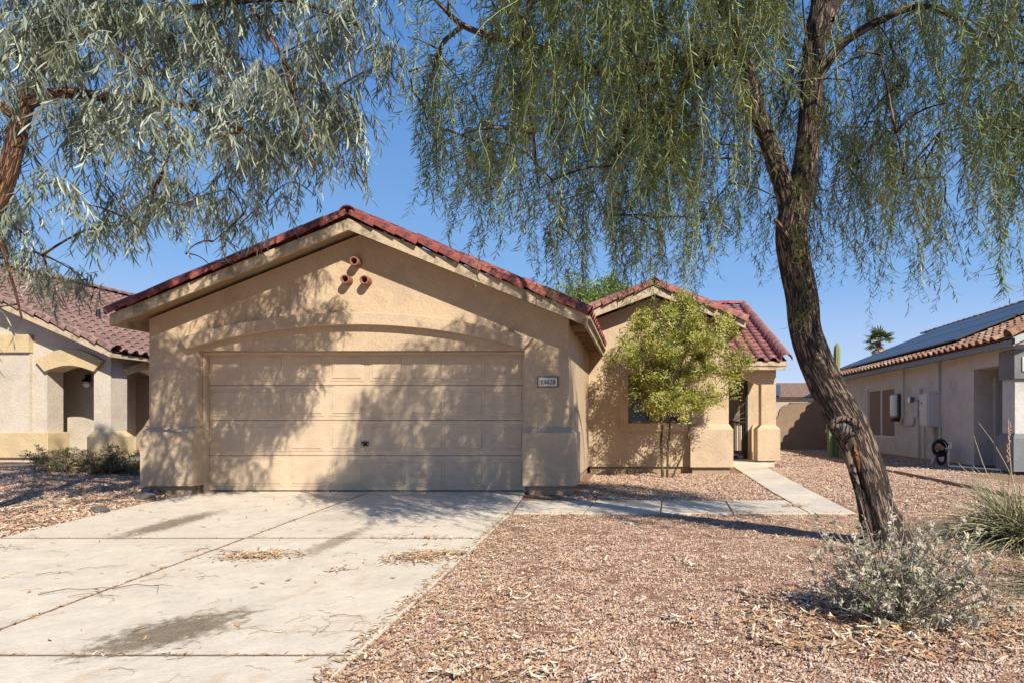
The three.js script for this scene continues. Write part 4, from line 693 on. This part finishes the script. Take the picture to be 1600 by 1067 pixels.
{ // fan palm far away
  const d = 62, b = [X(1373, d), 0, -d], palm = thing('fan_palm', 'distant fan palm above the solar roof', 'palm', b), r = rng(851), cy = Y(533, d);
  const [p, q] = spline([[b[0], -.2, -d, .3], [b[0] + .1, 4, -d, .24], [b[0], cy, -d, .22]], 20); mesh('trunk', tubeGeo(p, q, 12, .1, 85), barkMat([.25, .18, .12], [.5, .4, .3], 171), palm, true);
  const fm = mat(lin(.13, .17, .06), { roughness: .6 }), dry = mat(lin(.42, .32, .19));
  for (let k = 0; k < 30; k++) { const Pp = [], a = r() * 6.28, el = k < 22 ? -.35 + r() * 1.8 : -1.2 + r() * .4, len = .65 + r() * .3, dir = V(Math.cos(a) * Math.cos(el), Math.sin(el), Math.sin(a) * Math.cos(el)), o = V(b[0], cy, -d), hub = o.clone().addScaledVector(dir, len), side = V(-Math.sin(a), 0, Math.cos(a)); leafInto(Pp, o, dir, side, len, .06, 0, 2);
    for (let j = -6; j <= 6; j++) { const f = j / 6 * 1.5, dd = dir.clone().multiplyScalar(Math.cos(f)).addScaledVector(side, Math.sin(f)).normalize(), wd = side.clone().multiplyScalar(Math.cos(f)).addScaledVector(dir, -Math.sin(f)); dd.y -= .3 + .2 * r(); leafInto(Pp, hub, dd.normalize(), wd, .75 + r() * .25, .15, .1, 3); }
    mesh('frond', fromP(Pp), k < 22 ? fm : dry, palm); }
}
{ // columnar cactus beside the right house
  const c = thing('columnar_cactus', 'tall ribbed columnar cactus by the side wall behind the leaning trunk', 'cactus', [5.78, 0, -19]), m = mat(lin(.20, .235, .085), { roughness: .7, bumpMap: stuccoBump, bumpScale: .004 });
  const col = (x, z, h, w, lean) => { const pos = [], idx = [], n = 30, s = 36; for (let i = 0; i <= n; i++) { const t = i / n, y = t * h, taper = t > .93 ? Math.sqrt(Math.max(0, 1 - ((t - .93) / .07) ** 2)) : .86 + .14 * Math.min(1, t * 4); for (let k = 0; k < s; k++) { const a = k / s * 6.2832, q = w * taper * (1 + .16 * Math.cos(a * 9)); pos.push(x + lean * y + Math.cos(a) * q, y - .05, z + Math.sin(a) * q); } } for (let i = 0; i < n; i++) for (let k = 0; k < s; k++) { const a = i * s + k, b = i * s + (k + 1) % s; idx.push(a, b, a + s, a + s, b, b + s); } const g = new THREE.BufferGeometry(); g.setAttribute('position', new THREE.Float32BufferAttribute(pos, 3)); g.setIndex(idx); g.computeVertexNormals(); return g; };
  mesh('column', col(5.8, -19, 3.45, .085, .018), m, c); mesh('column', col(5.64, -18.9, 1.15, .075, -.03), m, c); mesh('column', col(5.92, -18.85, .8, .07, .05), m, c);
}
{ // silvery shrub in the foreground
  const b = [1.42, 0, -3.55], sh = thing('silver_shrub', 'low silvery grey shrub in front of the leaning trunk', 'shrub', b), r = rng(901), st = mat(lin(.33, .27, .22)), stems = [], list = [[], [], []], S = [0, 1, 2].map((k) => sprig(920 + k, 9, .022, .0095, .5, .022));
  for (let i = 0; i < 190; i++) {
    const a = r() * 6.28, el = .08 + Math.pow(r(), .9) * 1.15, L = .24 + r() * .38, dx = Math.cos(a) * Math.cos(el) * 1.25, dz = Math.sin(a) * Math.cos(el) * .85, dy = Math.sin(el) * 1.12, o = V(b[0] + (r() - .5) * .14, -.03, b[2] + (r() - .5) * .14), pts = [];
    for (let k = 0; k <= 6; k++) { const t = k / 6; pts.push(V(o.x + dx * L * t + (r() - .5) * .025, o.y + dy * L * t + .06 * t * t, o.z + dz * L * t + (r() - .5) * .025)); }
    stems.push(tubeGeo(pts, pts.map((_, k) => lerp(.0045, .0016, k / 6)), 4, 0, 1, false));
    const n = 8 + Math.floor(r() * 8); for (let k = 0; k < n; k++) { const t = .28 + .72 * r(), f = t * 6, j = Math.min(5, Math.floor(f)), v = pts[j].clone().lerp(pts[j + 1], f - j); list[k % 3].push([MX(v.add(V((r() - .5) * .035, (r() - .3) * .03, (r() - .5) * .035)), rq(r), .7 + r() * .6), leafColor(r, [[.40, .375, .28], [.48, .44, .34], [.31, .29, .20], [.47, .41, .31], [.24, .24, .14]], .18)]); }
  }
  const sm = mesh('stems', stems, st, sh, true); sm.userData.kind = 'stuff'; S.forEach((g, k) => copies('foliage', g, leafMat({ transmission: .1, roughness: .8 }), list[k], sh));
}
{ // red yucca at the right edge
  const b = [3.42, 0, -5.7], yu = thing('red_yucca', 'clump of long arching grassy blades with thin flower stalks behind the silver shrub', 'plant', b), r = rng(951), green = [], dry = [];
  for (let i = 0; i < 900; i++) {
    const a = r() * 6.28, el = .1 + r() * 1.1, L = .5 + r() * .5, dir = V(Math.cos(a) * Math.cos(el), Math.sin(el), Math.sin(a) * Math.cos(el)), o = V(b[0] + (r() - .5) * .3, -.02, b[2] + (r() - .5) * .3), pts = []; for (let k = 0; k <= 7; k++) { const t = k / 7; pts.push(V(o.x + dir.x * L * t * (1 + .15 * t), o.y + dir.y * L * t - .52 * L * t * t * Math.cos(el), o.z + dir.z * L * t * (1 + .15 * t))); }
    pts.forEach((v) => { v.y = Math.max(v.y, .01 + r() * .01); }); (r() < .6 ? green : dry).push(tubeGeo(pts, pts.map((_, k) => lerp(.0068, .0012, k / 7)), 4, 0, 1, false));
  }
  mesh('blades', green, mat(lin(.19, .205, .10), { roughness: .6 }), yu, true).userData.kind = 'stuff'; mesh('dry_blades', dry, mat(lin(.47, .40, .245), { roughness: .8 }), yu, true).userData.kind = 'stuff';
  const stalk = (pts, w) => { const [p, q] = spline(pts.map((v) => [...v, w]), 20); return tubeGeo(p, q.map((_, i) => lerp(w, w * .4, i / 20)), 6, 0, 1); };
  mesh('flower_stalk', stalk([[b[0] - .25, 0, b[2] + .1], at(1590, 800, 5.8), at(1580, 730, 5.8), at(1576, 655, 5.8)], .007), mat(lin(.48, .36, .26)), yu, true); mesh('flower_stalk', stalk([[b[0] - .3, 0, b[2]], at(1560, 790, 5.9), at(1535, 720, 5.9), at(1522, 680, 5.9)], .005), mat(lin(.50, .42, .28)), yu, true); mesh('flower_stalk', stalk([[b[0] - .2, 0, b[2]], at(1588, 770, 5.9), at(1558, 700, 5.9), at(1530, 660, 5.9)], .004), mat(lin(.50, .42, .28)), yu, true);
  { const y2 = yu.clone(); y2.name = numbered('red_yucca'); y2.position.x = 3.12; y2.position.z = -3.75; y2.rotation.y = 2.2; y2.userData = { label: 'clump of arching grassy blades nearest the camera, just past the right edge', category: 'plant', group: 'grassy clumps at the right' }; scene.add(y2); } yu.userData.group = 'grassy clumps at the right';
  const buds = []; for (let i = 0; i < 26; i++) { const v = V(...at(1578 - i * .1 + (r() - .5) * 5, 660 + i * 2.4, 5.8)); buds.push(new THREE.SphereGeometry(.0065, 6, 5).scale(1, 1.9, 1).rotateZ((r() - .5) * 1.6).translate(v.x, v.y, v.z)); } mesh('flower_buds', buds, mat(lin(.42, .235, .19)), yu);
}
{ // low spreading bush by the left house
  const b = [X(140, 12), .05, -12], bu = thing('spreading_bush', 'low dark olive bush on the gravel beside the left neighbor house', 'bush', b), r = rng(971), stems = [], list = [[], []], S = [0, 1].map((k) => sprig(980 + k, 12, .06, .011, .6, .06));
  for (let i = 0; i < 130; i++) { const a = r() * 6.28, el = .1 + r() * .75, L = .35 + r() * .65, o = V(b[0] + (r() - .5) * .6, .02, b[2] + (r() - .5) * .3), e = V(o.x + Math.cos(a) * Math.cos(el) * L * 1.05, o.y + Math.sin(el) * L * .78, o.z + Math.sin(a) * Math.cos(el) * L * .8), m = o.clone().lerp(e, .5); m.y += .08; const pts = new THREE.QuadraticBezierCurve3(o, m, e).getPoints(5); stems.push(tubeGeo(pts, pts.map((_, k) => lerp(.008, .003, k / 5)), 4, 0, 1, false)); for (let k = 0; k < 15; k++) { const v = pts[1 + Math.floor(r() * 5)].clone().add(V((r() - .5) * .12, (r() - .5) * .09, (r() - .5) * .12)); list[k % 2].push([MX(v, rq(r), .8 + r() * .6), leafColor(r, [[.17, .14, .06], [.25, .20, .095], [.13, .115, .05], [.33, .265, .14]], .2)]); } }
  mesh('stems', stems, mat(lin(.16, .12, .09)), bu, true).userData.kind = 'stuff'; S.forEach((g, k) => copies('foliage', g, leafMat({ transmission: .1 }), list[k], bu));
}

// ------------------------------------------------------------------ gravel, fallen leaves, twigs, rocks
{
  const r = rng(1001), stones = [0, 1, 2].map((k) => { const g = new THREE.IcosahedronGeometry(1, 0), p = g.attributes.position, q = rng(1010 + k), seen = new Map(); for (let i = 0; i < p.count; i++) { const key = [p.getX(i), p.getY(i), p.getZ(i)].map((v) => v.toFixed(2)).join(); if (!seen.has(key)) seen.set(key, .68 + q() * .55); const s = seen.get(key); p.setXYZ(i, p.getX(i) * s, p.getY(i) * s * .68, p.getZ(i) * s); } g.computeVertexNormals(); return g; });
  const cols = [[.51, .37, .285], [.42, .29, .22], [.59, .46, .37], [.37, .235, .165], [.49, .32, .215], [.60, .485, .39], [.28, .205, .17], [.55, .39, .28], [.46, .355, .29], [.54, .405, .325]], lists = [[], [], []];
  const free = (x, d) => !(d < 9.7 && x > driveLeft(Math.max(4, d)) - .01 && x < driveRight(d) + .012) && !(d > 7.46 && d < 8.68 && x > -1.72 && x < 2.62) && !(d > 8.6 && d < 15.3 && x > pathLeft(d) - .01 && x < pathRight(d) + .01) && !(d > 9.35 && x > -7.45 && x < -.95) && !(d > 13.25 && x > -1.2 && x < 2.2) && !(d > 15.1 && x > 1.8 && x < 3.4);
  const scatter = (n, x0, x1, d0, d1, s0, s1, near) => { for (let i = 0; i < n; i++) { const d = near ? d0 * Math.pow(d1 / d0, r()) : d0 + (d1 - d0) * r(), x = x0 + (x1 - x0) * r(); if (x < -.95 * d - .5 && false) continue; if (x > .63 * d + .3 || x < -1.03 * d - .3 || !free(x, d)) continue; if (wn(x * 8, d * 8, 46) > .57 && r() < .55) continue; const s = (s0 + (s1 - s0) * r() * r()) * (r() < .02 ? 1.9 : 1); lists[i % 3].push([MX(V(x, groundY(x, -d) + s * .25, -d), rq(r), V(s, s * .85, s)), leafColor(r, cols, .15)]); } };
  scatter(210000, -1.6, 4.6, 2.1, 7.5, .004, .0095, true); scatter(60000, -1.1, 6.6, 7.4, 15, .008, .017, false); scatter(50000, -12.2, -5.6, 5.4, 13, .009, .018, false); scatter(14000, 3, 8, 13, 24, .012, .024, false);
  const sm = mat(0xffffff, { roughness: 1 }); stones.forEach((g, k) => { const o = copies('gravel', g, sm, lists[k]); o.userData.label = 'pinkish crushed stone gravel covering the front yard'; o.userData.category = 'gravel'; });
  // fallen leaves
  const leafG = [0, 1, 2].map((k) => { const Pp = []; leafInto(Pp, V(-.5, 0, 0), V(1, 0, 0), V(0, 0, 1), 1, .2, .25 * (k - 1), 5); const g = fromP(Pp), p = g.attributes.position; for (let i = 0; i < p.count; i++) { const x = p.getX(i), z = p.getZ(i); p.setY(i, .16 * x * x * (1 + k * .6) + Math.abs(z) * .5 * (k === 1 ? 1 : .4)); } g.computeVertexNormals(); return g; });
  const lc = [[.44, .26, .13], [.52, .35, .19], [.37, .20, .10], [.58, .45, .29], [.62, .52, .38], [.30, .16, .085], [.47, .29, .14]], pale = [[.66, .56, .42], [.60, .48, .32], [.70, .62, .48]], ll = [[], [], []];
  const drop = (x, d, y, big, set) => ll[Math.floor(r() * 3)].push([MX(V(x, y, -d), new THREE.Quaternion().setFromEuler(new THREE.Euler((r() - .5) * .7, r() * 6.28, (r() - .5) * .7, 'YXZ')), V(big, big, big * (.8 + r() * .5))), leafColor(r, set, .15)]);
  const gaus = () => (r() + r() + r() - 1.5) * .82;
  for (let i = 0; i < 24000; i++) { const d = 2.2 * Math.pow(7.45 / 2.2, r()), edge = driveRight(d), x = r() < .5 ? edge + Math.abs(gaus()) * 1.3 : -1.4 + r() * 6; if (x > .63 * d + .2 || !free(x, d)) continue; if (r() > .35 + smooth(.45, .65, wn(x * 7, d * 7, 6))) continue; drop(x, d, groundY(x, -d) + .012 + r() * .012, .016 + r() * r() * .05, r() < .1 ? pale : lc); }
  for (let i = 0; i < 340; i++) { const d = 2.2 * Math.pow(7 / 2.2, r()), x = -1.2 + r() * 5; if (x > .63 * d || !free(x, d)) continue; drop(x, d, groundY(x, -d) + .022, .04 + r() * .05, pale); }
  for (const [px, py, n, sx, sd] of [[1060, 970, 22, .12, .1], [1400, 1000, 45, .3, .16], [850, 1050, 26, .16, .08], [700, 1052, 16, .1, .06], [1290, 940, 60, .3, .2]]) { const d = 1080 / (py - 657), cx = X(px, d); for (let i = 0; i < n; i++) { const x = cx + gaus() * sx, dd = d + gaus() * sd; if (free(x, dd)) drop(x, dd, groundY(x, -dd) + .022, .04 + r() * .05, r() < .7 ? pale : lc); } }
  for (let i = 0; i < 5200; i++) { const d = 8.6 + r() * 6, x = -1.0 + r() * 6; if (!free(x, d)) continue; drop(x, d, groundY(x, -d) + .02, .04 + r() * .05, lc); }
  for (let i = 0; i < 3200; i++) { const d = 5.8 + r() * 6.5, x = driveLeft(Math.max(4, d)) - Math.abs(gaus()) * 3.2; if (!free(x, d)) continue; drop(x, d, groundY(x, -d) + .02, .05 + r() * .06, r() < .2 ? pale : lc); }
  for (let i = 0; i < 1700; i++) { const a = r() * 6.28, q = Math.sqrt(r()) * .8, x = 1.3 + Math.cos(a) * q * 1.1, d = 3.5 + Math.sin(a) * q * .8; drop(x, d, groundY(x, -d) + .014 + r() * .02, .03 + r() * .045, r() < .1 ? pale : lc); }
  for (let i = 0; i < 1500; i++) { const a = r() * 6.28, q = Math.sqrt(r()) * 1.1, x = 3.3 + Math.cos(a) * q, d = 5.2 + Math.sin(a) * q * .9; drop(x, d, groundY(x, -d) + .014 + r() * .02, .03 + r() * .045, lc); }
  // on the driveway: piles, joints, strays
  for (const [px, py, n, sx, sd] of [[405, 870, 330, .26, .15], [655, 874, 380, .24, .17], [535, 892, 24, .07, .08], [690, 866, 120, .25, .1], [360, 868, 40, .3, .15], [1245, 791, 90, .14, .14], [640, 842, 60, .5, .05], [500, 783, 30, .3, .3]]) { const d = 1080 / (py - 657), cx = X(px, d); for (let i = 0; i < n; i++) drop(cx + gaus() * sx * 1.4, d + gaus() * sd * 1.4, .012 + r() * .02, .03 + r() * .05, r() < .1 ? pale : lc); }
  for (let i = 0; i < 420; i++) { const t = r(), d = 2.2 + t * 7.2; drop(lerp(-2.9, -4.05, d / 9.3) + gaus() * .025, d, .004 + r() * .006, .02 + r() * .03, lc); }
  for (let i = 0; i < 260; i++) { const k = i % 2; drop(lerp(-5.6, -1.3, r()), (k ? 5.875 : 2.94) + gaus() * .03, .004 + r() * .006, .02 + r() * .03, lc); }
  for (let i = 0; i < 330; i++) { const d = 2.3 + r() * 7; drop(lerp(driveLeft(Math.max(4, d)), driveRight(d), r()), d, .008, .025 + r() * .05, lc); }
  for (let i = 0; i < 420; i++) { const d = 2.2 * Math.pow(7.4 / 2.2, r()); drop(driveRight(d) - Math.abs(gaus()) * .10, d, .008 + r() * .008, .025 + r() * .04, lc); }
  for (let i = 0; i < 160; i++) drop(-1.45 + r() * 3.9, 7.47 + Math.abs(gaus()) * .15, .012, .03 + r() * .03, lc);
  const lm = mat(0xffffff, { roughness: .85 }); leafG.forEach((g, k) => { const o = copies('fallen_leaves', g, lm, ll[k]); o.userData.label = 'dry brown fallen leaves scattered over gravel and driveway'; o.userData.category = 'leaves'; });
  // twigs on the concrete
  const tg = [0, 1, 2, 3, 4].map((k) => { const q = rng(1100 + k), pts = []; let a = 0, x = -.5, z = 0; for (let i = 0; i <= 8; i++) { pts.push(V(x, .012 + (i % 3) * .006, z)); a += (q() - .5) * 1.0; x += .125 * Math.cos(a); z += .125 * Math.sin(a); } const main = tubeGeo(pts, pts.map((_, i) => lerp(.0038, .0013, i / 8)), 5, 0, 1), s = pts[4], br = tubeGeo([s.clone(), V(s.x + .1, .03, s.z + .11), V(s.x + .22, .02, s.z + .16)], [.0026, .002, .001], 4, 0, 1, false); return mergeGeometries([main.toNonIndexed(), br.toNonIndexed()]); }), tl = tg.map(() => []);
  const put = (x, d, s, a) => tl[Math.floor(r() * 5)].push([MX(V(x, .0, -d), yaw(a), V(s, Math.min(1, s * 2.2), s)), leafColor(r, [[.16, .10, .065], [.24, .15, .09], [.34, .25, .17]], .2)]);
  for (let i = 0; i < 150; i++) { const d = 2.3 * Math.pow(9.2 / 2.3, r()), x = lerp(driveLeft(Math.max(4, d)), driveRight(d), r()); put(x, d, .05 + r() * r() * .3, (r() - .5) * 1.6 + (r() < .2 ? 1.5 : 0)); }
  for (const [px, py, s] of [[390, 980, .3], [430, 985, .24], [480, 970, .22], [495, 965, .2], [520, 985, .22], [545, 978, .3], [280, 1022, .22], [290, 1030, .16], [150, 920, .55], [180, 930, .5], [100, 895, .3], [260, 905, .3], [250, 915, .5], [560, 962, .3], [600, 970, .3], [350, 858, .4], [250, 855, .25], [305, 862, .2], [160, 885, .3], [45, 852, .6]]) { const d = 1080 / (py - 657); put(X(px, d), d, s, .5 + (r() - .5)); }
  for (let i = 0; i < 130; i++) { const d = 2.3 * Math.pow(7.2 / 2.3, r()), x = driveRight(d) + .05 + r() * 4.5; if (x > .62 * d) continue; const m = MX(V(x, groundY(x, -d) + .012, -d), yaw(r() * 6.28), .06 + r() * .22); tl[i % 5].push([m, leafColor(r, [[.2, .13, .09], [.36, .27, .19]], .2)]); }
  const tm = mat(0xffffff, { roughness: .9 }); tg.forEach((g, k) => { const o = copies('fallen_twigs', g, tm, tl[k]); o.userData.label = 'small dry twigs littering the driveway and gravel'; o.userData.category = 'twigs'; });
  // rocks by the driveway
  const rockM = mat(lin(.09, .085, .085), { roughness: .9, bumpMap: stuccoBump, bumpScale: .02 });
  [[226, 779, .13, 'dark rock by the left garage pillar, front one of the pair'], [236, 771, .12, 'dark rock by the left garage pillar, rear one of the pair'], [155, 798, .10, 'lone dark rock on the gravel edge left of the driveway']].forEach(([px, py, s, label], i) => {
    const d = 1080 / (py - 657) , g = new THREE.IcosahedronGeometry(s, 2), p = g.attributes.position; for (let k = 0; k < p.count; k++) { const q = .75 + .5 * wn(p.getX(k) * 30 + i * 9, p.getY(k) * 30 + p.getZ(k) * 40, 7); p.setXYZ(k, p.getX(k) * q, p.getY(k) * q * .55, p.getZ(k) * q * .8); }
    g.computeVertexNormals(); const x = X(px, d), o = mesh('rock', g.translate(x, groundY(x, -d) + s * .25, -d), rockM); o.userData = { label, category: 'rock', group: 'rocks along the driveway' };
  });
}
renderer.render(scene, camera);
